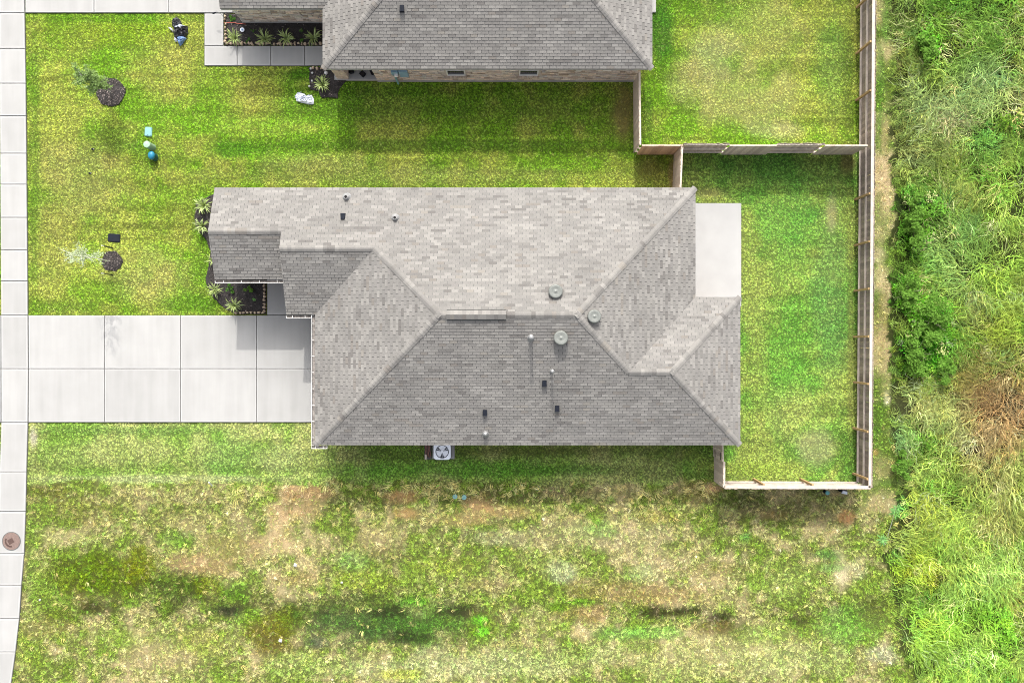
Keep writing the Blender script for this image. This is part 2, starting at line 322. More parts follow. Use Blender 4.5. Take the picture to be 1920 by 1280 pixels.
LOT_BLOBS = [
 (290, 1085, 90, 26, (96,112,40), .75, 0), (450, 1125, 80, 30, (100,116,44), .7, 0), (560, 1150, 90, 34, (92,112,42), .75, 0), (140, 1080, 60, 40, (112,128,40), .6, 0), (880, 1180, 90, 34, (112,134,56), .6, 0),
 (560, 945, 66, 36, (190,156,120), .85, .8), (528, 1010, 34, 46, (200,168,134), .8, .75), (600, 925, 60, 18, (178,138,104), .7, .6), (430, 1030, 70, 30, (186,150,116), .7, .5),
 (760, 930, 36, 16, (176,132,96), .85, .8), (762, 962, 24, 12, (186,142,104), .8, .8), (900, 945, 30, 26, (180,138,104), .8, .8), (960, 960, 60, 14, (206,166,122), .6, .5), (860, 975, 60, 12, (206,170,124), .6, .5),
 (700, 1010, 50, 36, (204,176,140), .5, .4), (680, 900, 60, 20, (66,72,40), .7, .1), (820, 905, 90, 14, (120,132,64), .5, .1), (1000, 925, 180, 20, (84,84,48), .6, .2), (640, 945, 120, 20, (120,120,70), .4, .1),  # dark weeds below the house, with its shadow tone painted in
 (120, 1006, 46, 22, (212,190,150), .8, .6), (90, 920, 50, 20, (108,104,44), .6, .1), (160, 950, 90, 40, (150,138,84), .5, .15), (330, 930, 160, 20, (196,180,130), .5, .1), (300, 970, 150, 30, (160,160,92), .4, 0),
 (380, 1060, 70, 26, (190,152,116), .7, .4), (330, 1010, 40, 16, (120,168,62), .6, 0), (450, 980, 40, 30, (190,170,130), .5, .3),
 (200, 1080, 100, 50, (104,126,22), .95, 0), (260, 1070, 40, 34, (136,140,30), .7, 0), (130, 1100, 30, 20, (110,120,34), .6, 0), (175, 1140, 40, 20, (60,60,30), .95, .4), (150, 1128, 20, 18, (108,88,56), .8, .5),
 (330, 1110, 90, 40, (78,98,34), .92, 0), (390, 1098, 34, 26, (124,136,30), .8, 0), (440, 1110, 30, 26, (112,160,44), .7, 0), (430, 1148, 40, 18, (52,58,44), .95, .3), (470, 1160, 40, 20, (140,190,50), .5, 0),
 (110, 1160, 40, 26, (120,134,44), .6, 0), (60, 1080, 16, 100, (140,168,74), .6, 0), (90, 1180, 60, 20, (170,150,104), .5, .3), (60, 1230, 40, 30, (150,170,70), .5, 0),
 (510, 1190, 56, 48, (112,104,26), .9, .1), (540, 1165, 40, 30, (140,150,40), .6, 0), (290, 1240, 90, 40, (206,182,142), .6, .3), (210, 1200, 60, 20, (150,182,70), .5, 0), (380, 1200, 60, 30, (170,176,80), .5, 0),
 (640, 1170, 110, 50, (58,96,44), .95, 0), (740, 1180, 110, 34, (66,104,48), .9, 0), (600, 1205, 26, 16, (78,86,80), .7, .3), (810, 1160, 80, 44, (84,128,48), .8, 0), (720, 1150, 50, 13, (50,62,34), .85, .1), (755, 1195, 50, 13, (50,62,34), .85, .1),
 (640, 1130, 100, 16, (90,100,50), .5, .1), (865, 1148, 56, 14, (52,60,34), .9, .1), (920, 1160, 40, 26, (140,130,84), .5, .1), (780, 1130, 30, 10, (110,190,50), .6, 0), (680, 1090, 90, 20, (168,182,70), .5, 0),
 (560, 1090, 50, 20, (190,156,112), .6, .3), (660, 1050, 40, 18, (150,196,110), .5, 0), (720, 1040, 50, 26, (120,118,66), .5, .1), (830, 1060, 60, 26, (178,190,80), .5, 0), (900, 1100, 60, 20, (200,170,130), .4, .2),
 (940, 1010, 60, 20, (208,190,160), .5, .3), (1060, 1000, 80, 30, (200,184,144), .5, .2), (1180, 1010, 80, 40, (216,196,156), .55, .25), (1120, 990, 40, 20, (150,200,96), .5, 0), (1230, 970, 50, 12, (206,190,104), .5, .1), (1240, 1060, 50, 30, (220,196,158), .5, .3),
 (1050, 1075, 30, 22, (214,222,186), .6, .1), (1200, 1080, 30, 20, (190,216,140), .5, 0), (1330, 1070, 60, 20, (140,130,64), .5, .1), (1150, 1110, 120, 26, (164,136,90), .6, .2), (1100, 1150, 60, 20, (176,136,98), .6, .3), (1280, 1120, 90, 20, (190,160,112), .5, .3),
 (1240, 1150, 46, 11, (34,30,18), .85, .3), (1300, 1148, 46, 11, (38,34,20), .85, .3), (1345, 1160, 32, 12, (32,28,18), .85, .4), (1385, 1185, 40, 13, (26,22,14), .85, .5), (1500, 1166, 30, 10, (56,60,30), .8, .2), (1340, 1180, 40, 14, (130,100,66), .6, .3),
 (1230, 1190, 60, 14, (150,206,96), .7, 0), (1160, 1190, 40, 14, (140,196,100), .5, 0), (1440, 1190, 60, 20, (166,196,90), .6, 0), (1590, 1170, 60, 40, (120,176,70), .7, 0), (1580, 1080, 22, 34, (226,206,176), .85, .8), (1610, 1070, 20, 20, (206,196,160), .6, .4),
 (1550, 1040, 26, 12, (100,160,80), .7, 0), (1560, 1065, 30, 10, (110,170,80), .6, 0), (1400, 1008, 14, 12, (110,190,90), .8, 0), (1640, 1150, 30, 30, (110,110,60), .6, .2), (1660, 1230, 30, 20, (206,196,176), .6, .3), (1480, 1090, 60, 40, (186,200,120), .4, 0),
 (1090, 1130, 30, 8, (120,176,40), .8, 0), (1050, 1140, 24, 10, (118,160,40), .8, 0), (1330, 1240, 260, 40, (204,200,140), .6, .1), (860, 1250, 200, 30, (206,208,156), .6, .1), (1050, 1240, 120, 30, (190,200,130), .5, 0), (560, 1250, 80, 26, (184,200,120), .5, 0), (750, 1265, 40, 10, (196,200,60), .6, 0),
 (1470, 960, 130, 26, (96,92,50), .5, .2), (1590, 970, 20, 16, (190,130,86), .8, .7), (1450, 965, 30, 12, (150,116,80), .6, .5), (1400, 940, 50, 20, (80,90,44), .5, 0), (1300, 925, 60, 20, (130,104,66), .6, .4), (1340, 915, 20, 10, (206,160,124), .8, .8),  # first patch paints the south fence's shadow into the grass
 (905, 1180, 26, 26, (120,160,30), .6, 0), (900, 1165, 16, 8, (130,220,60), .7, 0), (905, 1185, 12, 8, (130,220,60), .7, 0), (1020, 1060, 60, 30, (190,190,120), .4, 0), (1500, 1240, 90, 30, (190,204,130), .4, 0),
]
STRIP_BLOBS = [ (1662, 60, 8, 60, (96,170,50), .8, 0), (1650, 130, 10, 60, (100,170,54), .7, 0), (1650, 220, 10, 50, (104,172,54), .7, 0), (1664, 100, 8, 30, (222,186,150), .8, .8), (1660, 250, 10, 40, (216,176,140), .8, .8),
 (1660, 350, 14, 50, (222,190,150), .8, .7), (1648, 380, 10, 30, (128,150,66), .6, 0), (1650, 480, 12, 16, (230,206,172), .9, .9), (1650, 520, 14, 26, (232,206,166), .9, .9), (1650, 440, 14, 24, (214,190,150), .8, .7), (1645, 555, 8, 14, (96,150,54), .8, 0), (1655, 600, 16, 60, (204,168,128), .7, .6),
 (1655, 680, 14, 40, (176,164,96), .5, .2), (1650, 770, 12, 30, (104,150,50), .7, 0), (1664, 745, 6, 14, (236,220,196), .9, .9), (1645, 810, 10, 16, (100,156,54), .8, 0), (1642, 848, 6, 8, (226,160,110), .9, .9), (1660, 880, 26, 26, (206,176,140), .7, .6), (1650, 960, 30, 40, (206,176,136), .6, .5)]
FIELD_BLOBS = [
 (1738, 85, 22, 30, (112,190,52), .9, 0), (1700, 40, 60, 50, (104,134,66), .6, 0), (1690, 110, 30, 40, (108,112,60), .6, 0), (1850, 40, 90, 50, (108,150,66), .6, 0), (1840, 160, 70, 60, (146,170,118), .7, 0), (1760, 200, 60, 50, (168,178,130), .55, 0),
 (1700, 260, 40, 60, (128,140,84), .5, 0), (1800, 230, 40, 20, (196,172,146), .6, 0), (1905, 190, 30, 40, (176,156,112), .6, 0), (1740, 290, 60, 30, (150,146,104), .5, 0), (1850, 260, 60, 30, (128,184,92), .6, 0), (1870, 340, 70, 40, (138,190,72), .6, 0), (1830, 370, 40, 30, (196,186,110), .5, 0),
 (1715, 380, 60, 30, (84,150,60), .8, 0), (1720, 440, 30, 60, (76,150,34), .85, 0), (1700, 545, 36, 40, (82,160,38), .9, 0), (1740, 600, 50, 60, (92,178,40), .9, 0), (1720, 660, 50, 40, (66,140,34), .9, 0), (1770, 690, 26, 26, (88,170,40), .8, 0), (1790, 480, 60, 80, (156,190,118), .55, 0),
 (1870, 520, 60, 60, (168,200,84), .6, 0), (1830, 570, 26, 50, (190,176,130), .5, 0), (1870, 610, 70, 40, (178,196,80), .6, 0), (1880, 760, 90, 110, (160,126,94), 1, 0), (1840, 830, 60, 60, (164,144,108), .85, 0), (1860, 880, 60, 40, (180,156,110), .6, 0), (1720, 760, 60, 40, (186,182,130), .7, 0),
 (1690, 820, 26, 40, (128,158,104), .7, 0), (1690, 870, 22, 20, (88,176,50), .85, 0), (1790, 800, 50, 40, (182,186,120), .5, 0), (1690, 950, 20, 30, (96,184,80), .8, 0), (1740, 960, 50, 60, (176,186,84), .6, 0), (1800, 1000, 60, 80, (170,190,90), .5, 0), (1880, 960, 50, 50, (176,160,104), .6, 0),
 (1720, 1060, 50, 40, (186,200,70), .6, 0), (1830, 1080, 90, 60, (164,196,104), .6, 0), (1760, 1170, 90, 60, (150,196,70), .7, 0), (1880, 1170, 50, 60, (128,190,56), .7, 0), (1820, 1240, 110, 50, (146,190,80), .6, 0), (1750, 1085, 14, 40, (214,206,70), .6, 0), (1905, 1120, 20, 40, (190,166,100), .6, 0),
]
def blend(px, py, col, bare, blobs, seed, rag=0.5, amt=1.0):
    nz = fbm(px, py, 36, seed, 4) - 0.5
    for k, (cx, cy, rx, ry, c, s, br) in enumerate(blobs):
        box = (np.abs(px - cx) < rx*1.7) & (np.abs(py - cy) < ry*1.7)
        if not box.any(): continue
        d = np.sqrt(((px[box]-cx)/rx)**2 + ((py[box]-cy)/ry)**2) + nz[box]*rag*2.2
        a = amt*s*(.72 if br > .4 and cy > 985 else 1) * (1 - sstep(0.35, 1.25, d))
        col[box] += (lin(c) - col[box]) * a[:, None]
        bare[box] += (br - bare[box]) * a
def zone_of(px, py):
    # 0 lawn, 1 vacant lot, 2 strip behind the fence, 3 wild field
    e = (fbm(px, py, 30, 91, 3) - 0.5)
    z = np.zeros(px.shape, int)
    z[py > 905 + e*24] = 1
    z[(px > 1616 - sstep(905, 1000, py)*0) & (py < 900)] = 2
    edge = np.interp(py, [-200, 0, 60, 130, 300, 400, 560, 700, 800, 900, 960, 1040, 1100, 1160, 1220, 1280, 1500],
                         [1658, 1662, 1668, 1672, 1668, 1672, 1664, 1672, 1666, 1688, 1676, 1660, 1672, 1688, 1690, 1712, 1740])
    z[px > edge + e*34] = 3
    z[(px > 1616) & (py < 960) & (z == 1)] = 2
    return z, px - edge
def growth(X, Y):
    """colour of the growth with some painted shadow tones (linear, as seen in daylight), bare-soil share, zone"""
    px, py = to_px(X, Y)
    z, de = zone_of(px, py)
    col = np.zeros(px.shape + (3,)); bare = np.zeros(px.shape)
    big = fbm(px, py, 120, 3, 4); mid = fbm(px, py, 34, 11, 4)
    a = np.clip((big-0.5)*2.2 + (mid-0.5)*2.4 + 0.5, 0, 1)[..., None]
    lawn = lin((128,170,40))*(1-a) + lin((174,184,70))*a
    yard = (px > 1280) & (py > 280) & (px < 1616)
    ly = lin((124,172,60))*(1-a) + lin((168,186,78))*a
    lawn = np.where(yard[..., None], ly, lawn)
    st = (py > 780)
    lawn = np.where((st & ~yard)[..., None], lin((140,172,64))*(1-a) + lin((186,192,100))*a, lawn)
    stripe = (vnoise(px/260.0, py/7.0, 5) - 0.5)[..., None]          # mower passes run along the house
    lawn = lawn * (1 + 0.55*stripe + .22*(vnoise(px/700.0, py/24.0, 15) - 0.5)[..., None])
    b = np.clip((big-0.5)*1.3 + (mid-0.5)*1.6 + (fbm(px, py, 14, 83, 3)-.5)*1.5 + 0.33, 0, 1)[..., None]
    lot = lin((138,160,68))*(1-b) + lin((200,182,136))*b
    c = np.clip((fbm(px, py, 60, 29, 4)-0.5)*3 + 0.38, 0, 1)[..., None]
    strip = lin((136,162,72))*(1-c) + lin((200,178,138))*c
    d = np.clip((fbm(px, py, 46, 57, 4)-0.5)*3.4 + 0.5, 0, 1)[..., None]
    fld = lin((104,144,54))*(1-d) + lin((158,174,92))*d
    for k, cc in ((0, lawn), (1, lot), (2, strip), (3, fld)):
        s = z == k; col[s] = cc[s]
    bare[z == 1] = np.clip((b[..., 0]-0.5)*0.7, 0, .35)[z == 1]
    bare[z == 2] = np.clip(c[..., 0]*0.8, 0, .7)[z == 2]
    for k, bl, rag in ((0, LAWN_BLOBS, .35), (1, LOT_BLOBS, .6), (2, STRIP_BLOBS, .45), (3, FIELD_BLOBS, .4)):
        s = z == k
        if s.any():
            cs, bs = col[s], bare[s]; blend(px[s], py[s], cs, bs, bl, 40+k, rag, (1.0, .95, .55, .95)[k]); col[s] = cs; bare[s] = bs
    col[z == 0] *= np.array([1.16, 1.19, 1.75])
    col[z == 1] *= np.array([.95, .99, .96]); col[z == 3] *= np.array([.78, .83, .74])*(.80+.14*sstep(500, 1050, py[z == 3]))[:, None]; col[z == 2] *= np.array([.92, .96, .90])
    bare[z == 2] *= .6
    return col, np.clip(bare, 0, 1), z, de
def height(X, Y):
    px, py = to_px(X, Y)
    h = -0.03 + (fbm(px, py, 90, 71, 3)-0.5)*0.05
    far = sstep(60, 200, px)                                  # level with the pavement at its side
    lot = sstep(905, 985, py)*far
    h = h - lot*0.12 + lot*(fbm(px, py, 60, 77, 4)-0.5)*0.16
    ditch = np.exp(-((py - (1160 + 22*np.sin(px/170.0)))/34.0)**2)*lot
    h = h - 0.16*ditch
    return h

# ------------------------------------------------------------------ ground
xs = np.concatenate([[-220, -120, -60, -40, -32, -28], np.arange(-26, 27.01, 0.14), [29, 34, 45, 70, 130, 220]])
ys = np.concatenate([[-220, -120, -60, -35, -24, -20], np.arange(-18, 18.01, 0.14), [20, 24, 35, 60, 120, 220]])
GX, GY = np.meshgrid(xs, ys)
col, bare, zz, de = growth(GX.ravel(), GY.ravel())
hh = height(GX.ravel(), GY.ravel())
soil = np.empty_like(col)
soil[:] = col*0.24  # thatch darkened so the gaps between tufts read as shade
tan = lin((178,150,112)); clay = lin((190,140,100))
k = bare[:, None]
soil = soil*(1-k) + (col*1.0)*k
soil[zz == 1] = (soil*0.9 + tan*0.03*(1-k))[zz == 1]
soil[zz == 3] = (col*0.10)[zz == 3] + lin((50,46,26))*0.25  # field ground darkened further, as shade between the strands
me = bpy.data.meshes.new('ground')
nx, ny = len(xs), len(ys)
idx = np.arange(nx*ny).reshape(ny, nx)
quads = np.stack([idx[:-1,:-1], idx[:-1,1:], idx[1:,1:], idx[1:,:-1]], -1).reshape(-1, 4)
me.vertices.add(nx*ny); me.vertices.foreach_set('co', np.stack([GX.ravel(), GY.ravel(), hh], -1).ravel())
me.loops.add(quads.size); me.loops.foreach_set('vertex_index', quads.ravel())
me.polygons.add(len(quads)); me.polygons.foreach_set('loop_start', np.arange(0, quads.size, 4)); me.polygons.foreach_set('loop_total', np.full(len(quads), 4))
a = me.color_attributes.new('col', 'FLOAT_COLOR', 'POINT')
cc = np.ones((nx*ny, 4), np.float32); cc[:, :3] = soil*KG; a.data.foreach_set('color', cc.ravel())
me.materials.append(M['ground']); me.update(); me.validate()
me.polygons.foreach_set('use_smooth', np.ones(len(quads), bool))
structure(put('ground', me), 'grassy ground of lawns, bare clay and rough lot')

# ------------------------------------------------------------------ paving (each slab a piece of its own)
HARD = []            # polygons where nothing grows
def slab_piece(parent, poly_px, top=0.045, gap=0.014, border=0.075, name='slab', m=('concrete', 'concrete_edge')):
    p = ccw([G(*q) for q in poly_px])
    HARD.append(inset(p, -.035))
    p = inset(p, gap)
    mb = MB(); n = len(p); bev = 0.012
    r0 = [mb.vert((x, y, -0.12)) for x, y in p]; r1 = [mb.vert((x, y, top - bev)) for x, y in p]
    r2 = [mb.vert((x, y, top)) for x, y in inset(p, bev)]; r3 = [mb.vert((x, y, top)) for x, y in inset(p, border)]
    mb.mi = 1
    for A, B in ((r0, r1), (r1, r2), (r2, r3)):
        for k in range(n): mb.face((A[k], A[(k+1) % n], B[(k+1) % n], B[k]))
    mb.mi = 0; mb.face(r3)
    return mb.build(name, [M[m[0]], M[m[1]]], parent)
def joint_base(name, polys, label):
    mb = MB()
    for q in polys: mb.prism(ccw([G(*p) for p in q]), -0.14, 0.012)
    return structure(mb.build(name, M['joint']), label)

yj = [-40, 25, 92, 157, 218, 288, 346, 408, 468.5, 527, 591, 691, 791.5, 884, 958, 1037, 1096, 1158, 1221, 1290, 1360]
xr = lambda y: float(np.interp(y, [-40, 26, 150, 300, 590, 691, 791, 884, 960, 1000, 1040, 1096, 1158, 1220, 1280, 1360], [46, 47, 49, 50.5, 53, 54, 53, 50.5, 49, 48, 46, 41, 37, 30, 22, 8]))
xl = lambda y: float(np.interp(y, [-40, 26, 300, 590, 791, 884, 960, 1040, 1160, 1280, 1360], [-1, -0.5, 1, 2.5, 3, 0, -2, -5, -14, -30, -44]))
SW = joint_base('sidewalk', [[(xl(a), a), (xr(a), a), (xr(b_), b_), (xl(b_), b_)] for a, b_ in zip(yj[:-1], yj[1:])], 'pale concrete sidewalk along the left edge')
for a, b_ in zip(yj[:-1], yj[1:]):
    slab_piece(SW, [(xl(a), a), (xr(a), a), (xr(b_), b_), (xl(b_), b_)])
DW = joint_base('driveway', [[(53, 591), (620, 591), (620, 791.5), (53, 791.5)]], 'wide concrete driveway of large slabs up to the garage')
dx = [54, 196.5, 339, 481.5, 622]
for a, b_ in zip(dx[:-1], dx[1:]):
    slab_piece(DW, [(a, 591), (b_, 591), (b_, 691), (a, 691)], border=0.06)
    slab_piece(DW, [(a, 691), (b_, 691), (b_, 791.5), (a, 791.5)], border=0.06)
AP = joint_base('driveway_apron', [[(-110, 591), (2, 591), (2, 791.5), (-110, 791.5)]], 'concrete apron between the sidewalk and the road')
for a, b_ in ((-110, -54), (-54, 2.5)):
    slab_piece(AP, [(a, 591), (b_, 591), (b_, 691), (a, 691)]); slab_piece(AP, [(a, 691), (b_, 691), (b_, 791.5), (a, 791.5)])
ND = joint_base('neighbour_driveway', [[(48, -150), (460, -150), (460, 25), (48, 25)]], 'concrete driveway of the house at the top')
nx_ = [48, 177, 317, 470]
for a, b_ in zip(nx_[:-1], nx_[1:]):
    bx_ = 437 if b_ == 470 else b_
    slab_piece(ND, [(a, -60), (bx_, -60), (bx_, 25), (a, 25)], border=0.06); slab_piece(ND, [(a, -150), (bx_, -150), (bx_, -60), (a, -60)], border=0.06)
NA = joint_base('neighbour_apron', [[(-110, -150), (-1, -150), (-1, 25), (-110, 25)]], 'concrete apron in front of the top driveway')
slab_piece(NA, [(-110, -60), (-1, -60), (-1, 25), (-110, 25)])
NW = joint_base('front_walk', [[(383.5, 25), (419.5, 25), (419.5, 86.5), (383.5, 86.5)], [(383.5, 86.5), (655, 86.5), (655, 124), (383.5, 124)]], 'concrete front walk round the top flower bed')
slab_piece(NW, [(383.5, 26), (419.5, 26), (419.5, 86.5), (383.5, 86.5)])
wx = [383.5, 445.3, 508, 571.6, 650]
for a, b_ in zip(wx[:-1], wx[1:]): slab_piece(NW, [(a, 86.5), (b_, 86.5), (b_, 124), (a, 124)])
EW = joint_base('entry_walk', [[(501, 500), (620, 500), (620, 590.5), (501, 590.5)]], 'concrete entry walk beside the dark flower bed')
slab_piece(EW, [(501, 500), (560, 500), (560, 590.5), (501, 590.5)]); slab_piece(EW, [(560, 500), (622, 500), (622, 590.5), (560, 590.5)])
PT = joint_base('patio', [[(1260, 382), (1388, 382), (1388, 560), (1260, 560)]], 'white concrete patio at the back of the house')
slab_piece(PT, [(1255, 381.5), (1389, 381.5), (1389, 575), (1255, 575)], top=0.09, border=0.05, gap=0.0, m=('concrete_edge', 'concrete_edge'))
NP = joint_base('neighbour_patio', [[(1170, -120), (1228, -120), (1228, 24), (1170, 24)]], 'concrete patio strip beside the top house')
slab_piece(NP, [(1168, -120), (1230, -120), (1230, 25), (1168, 25)], top=0.09)
mb = MB(); mb.prism(ccw([(-36, -200), (-26.4, -200), (-26.4, 200), (-36, 200)]), -0.3, -0.04)
structure(mb.build('road', M['asphalt']), 'asphalt road beyond the sidewalk')
mb = MB(); mb.box(-26.4, -26.2, -200, 200, -0.3, 0.06)
structure(mb.build('kerb', M['concrete']), 'concrete kerb along the road'); HARD.append([(-37, -60), (-26, -60), (-26, 60), (-37, 60)])

# ------------------------------------------------------------------ roofs
SL, ZE = 0.4167, 2.70
EXPO, TABW, TT = 0.127, 0.305, 0.014
TINTS = [(1.22,1.21,1.19), (1.12,1.11,1.09), (1.04,1.03,1.02), (1.0,0.995,0.98), (0.97,0.96,0.955), (0.93,0.925,0.92), (0.88,0.87,0.86), (0.80,0.79,0.785), (0.72,0.705,0.70), (0.92,0.875,0.835), (1.1,1.06,1.0)]
TINTS = [tuple(1+(v-1)*.95 for v in t_) for t_ in TINTS]
TPROB = np.array([.10, .15, .16, .18, .14, .09, .07, .045, .025, .03, .01]); TPROB /= TPROB.sum()
def clip(poly, cpoly):                 # Sutherland-Hodgman, cpoly convex and counter-clockwise
    out = poly
    for k in range(len(cpoly)):
        a, b = cpoly[k-1], cpoly[k]; inp = out; out = []
        if not inp: return []
        f = lambda p: (b[0]-a[0])*(p[1]-a[1]) - (b[1]-a[1])*(p[0]-a[0])
        for i in range(len(inp)):
            p, q_ = inp[i-1], inp[i]; fp, fq = f(p), f(q_)
            if fq >= -1e-9:
                if fp < -1e-9: s = fp/(fp-fq); out.append((p[0]+s*(q_[0]-p[0]), p[1]+s*(q_[1]-p[1])))
                out.append(q_)
            elif fp >= -1e-9: s = fp/(fp-fq); out.append((p[0]+s*(q_[0]-p[0]), p[1]+s*(q_[1]-p[1])))
    return out
class Plane:
    def __init__(s, e0, u, v, sl, ze=ZE): s.e0, s.u, s.v, s.sl, s.ze = e0, u, v, sl, ze; s.pieces = []
    def ab(s, p): d = (p[0]-s.e0[0], p[1]-s.e0[1]); return (d[0]*s.u[0]+d[1]*s.u[1], d[0]*s.v[0]+d[1]*s.v[1])
    def P(s, a, b, h=0.0):
        c = 1/math.sqrt(1+s.sl**2); n = (-s.v[0]*s.sl*c, -s.v[1]*s.sl*c, c)
        return (s.e0[0]+a*s.u[0]+b*s.v[0]+n[0]*h, s.e0[1]+a*s.u[1]+b*s.v[1]+n[1]*h, s.ze+b*s.sl+n[2]*h)
    def add(s, *pts): s.pieces.append(ccw(pts)); return s
    def z(s, X, Y): return s.ze + s.ab((X, Y))[1]*s.sl
def inside(poly, x, y):
    r = False
    for k in range(len(poly)):
        (x1, y1), (x2, y2) = poly[k-1][:2], poly[k][:2]
        if (y1 > y) != (y2 > y) and x < (x2-x1)*(y-y1)/(y2-y1)+x1: r = not r
    return r
def roof(house, planes, seed, n_single=300, deck_name='roof'):
    deck = MB()
    for pl in planes:
        for pc in pl.pieces:
            t_ = [pl.P(*pl.ab(p), -0.006) for p in pc]; lo = [(p[0], p[1], p[2]-0.15) for p in t_]
            deck.poly(t_); deck.poly(lo[::-1])
            for k in range(len(t_)): deck.poly((t_[k-1], lo[k-1], lo[k], t_[k]))
    ro = deck.build(deck_name, M['deck'], house)
    rs = np.random.default_rng(seed)
    tabs = []; pk = 0
    for pi, pl in enumerate(planes):
        cs = 1/math.sqrt(1+pl.sl**2); pitch = EXPO*cs
        local = [ccw([pl.ab(p) for p in pc]) for pc in pl.pieces]
        A = [p[0] for l in local for p in l]; B = [p[1] for l in local for p in l]
        a_min, nrow = min(A) - 1.0, int(max(B)/pitch) + 2
        ncol = int((max(A)-a_min)/TABW) + 3
        tin = rs.choice(len(TINTS), size=(nrow+1, ncol), p=TPROB)
        rep = rs.random((nrow+1, ncol)) < 0.14
        for r_ in range(nrow+1):
            for c_ in range(1, ncol):
                if rep[r_, c_]: tin[r_, c_] = tin[r_, c_-1]
        for r_ in range(-1, nrow):
            b0 = r_*pitch - 0.0; b1 = b0 + pitch + 0.012
            off = (r_ % 2)*TABW*0.5 + rs.normal(0, 0.004)
            for c_ in range(ncol):
                a0 = a_min + c_*TABW + off; g = 0.009
                rect = [(a0+g, b0), (a0+TABW-g, b0), (a0+TABW-g, b1), (a0+g, b1)]
                for l in local:
                    cp = clip(rect, l)
                    if len(cp) < 3: continue
                    ar = abs(sum(cp[k-1][0]*cp[k][1]-cp[k][0]*cp[k-1][1] for k in range(len(cp))))/2
                    if ar < 1e-4: continue
                    full = ar > 0.985*(TABW-2*g)*(b1-b0)
                    tabs.append((pi, a0, b0, b1, cp, int(tin[r_, c_]), full))
    # the ones nearest the camera become pieces of their own
    cand = []
    for k, tb in enumerate(tabs):
        if not tb[6]: continue
        p = planes[tb[0]].P(tb[1]+TABW/2, tb[2]+0.06)
        cand.append((math.hypot(p[0], p[1])**2 + (CAM_H-p[2])**2, k))
    cand.sort(); single = set(k for _, k in cand[:n_single])
    rest = MB(); cache = {}
    for k, (pi, a0, b0, b1, cp, ti, full) in enumerate(tabs):
        pl = planes[pi]; cs = 1/math.sqrt(1+pl.sl**2)
        if k in single:
            if ti not in cache:
                q_ = MB(); q_.cur = TINTS[ti]; Wd, Ln = TABW-0.012, (b1-b0)/cs
                v = [q_.vert(p) for p in ((0,0,TT),(Wd,0,TT),(Wd,Ln,0.001),(0,Ln,0.001),(0,0,-0.004),(Wd,0,-0.004),(Wd,Ln,-0.004),(0,Ln,-0.004))]
                for fc in ((0,1,2,3),(4,5,1,0),(5,6,2,1),(7,4,0,3)): q_.face([v[i] for i in fc])
                cache[ti] = q_.mesh('shingle', M['shingle'])
            o_ = pl.P(a0+0.006, b0); s_ = pl.sl*cs
            # right-handed frame
            U = Vector((pl.u[0], pl.u[1], 0)); V = Vector((pl.v[0]*cs, pl.v[1]*cs, s_)); W_ = U.cross(V)
            mtx = Matrix(((U.x, V.x, W_.x, o_[0]), (U.y, V.y, W_.y, o_[1]), (U.z, V.z, W_.z, o_[2]), (0, 0, 0, 1)))
            put('shingle', cache[ti], ro, mat=mtx)
            continue
        rest.cur = TINTS[ti]
        tops, bots = [], []
        for (a, b) in cp:
            h = TT - (TT-0.001)*min(1, max(0, (b-b0)/(b1-b0)))
            tops.append(rest.vert(pl.P(a, b, h))); bots.append(rest.vert(pl.P(a, b, -0.004)))
        rest.face(tops); n = len(cp)
        for i in range(n):
            if cp[i-1][1] > b1-1e-4 and cp[i][1] > b1-1e-4: continue
            rest.face((tops[i-1], bots[i-1], bots[i], tops[i]))
    o = rest.build('shingle_field', M['shingle'], ro); o['kind'] = 'stuff'; o['label'] = 'remaining grey shingle tabs of the roof'
    return ro
def caps(parent, lines, seed):
    rs = np.random.default_rng(seed); cache = {}
    for (p0, p1, drop) in lines:
        p0, p1 = Vector(p0), Vector(p1); d = p1 - p0; n = max(1, int(round(d.length/0.162))); st = d.length/n
        U = d.normalized(); S = U.cross(Vector((0, 0, 1))).normalized(); Nn = S.cross(U)
        last = 3
        for k in range(n):
            ti = int(rs.choice(len(TINTS), p=TPROB)) if rs.random() < 0.75 else last; last = ti
            key = (ti, drop)
            if key not in cache:
                q_ = MB(); tn = TINTS[ti]; q_.cur = tn; Ln = 0.25; Wd = 0.135
                rows = []
                for y_, h in ((0, 0.034), (Ln, 0.017)):
                    rows.append([q_.vert((y_, -Wd, h-drop*Wd)), q_.vert((y_, -0.03, h-drop*0.02)), q_.vert((y_, 0.03, h-drop*0.02)), q_.vert((y_, Wd, h-drop*Wd))])
                lo = [q_.vert((0, -Wd, -0.01-drop*Wd)), q_.vert((0, 0, -0.01)), q_.vert((0, Wd, -0.01-drop*Wd))]
                lo2 = [q_.vert((Ln, -Wd, -0.01-drop*Wd)), q_.vert((Ln, Wd, -0.01-drop*Wd))]
                A, B = rows
                for i in range(3): q_.face((A[i], B[i], B[i+1], A[i+1])[::-1])
                q_.face((A[0], A[1], A[2], A[3], lo[2], lo[1], lo[0])[::-1]); q_.face((lo[0], lo2[0], B[0], A[0])); q_.face((A[3], B[3], lo2[1], lo[2]))
                cache[key] = q_.mesh('ridge_cap', M['shingle'])
            o_ = p0 + U*st*k
            mtx = Matrix(((U.x, S.x, Nn.x, o_.x), (U.y, S.y, Nn.y, o_.y), (U.z, S.z, Nn.z, o_.z), (0, 0, 0, 1)))
            put('ridge_cap', cache[key], parent, mat=mtx)

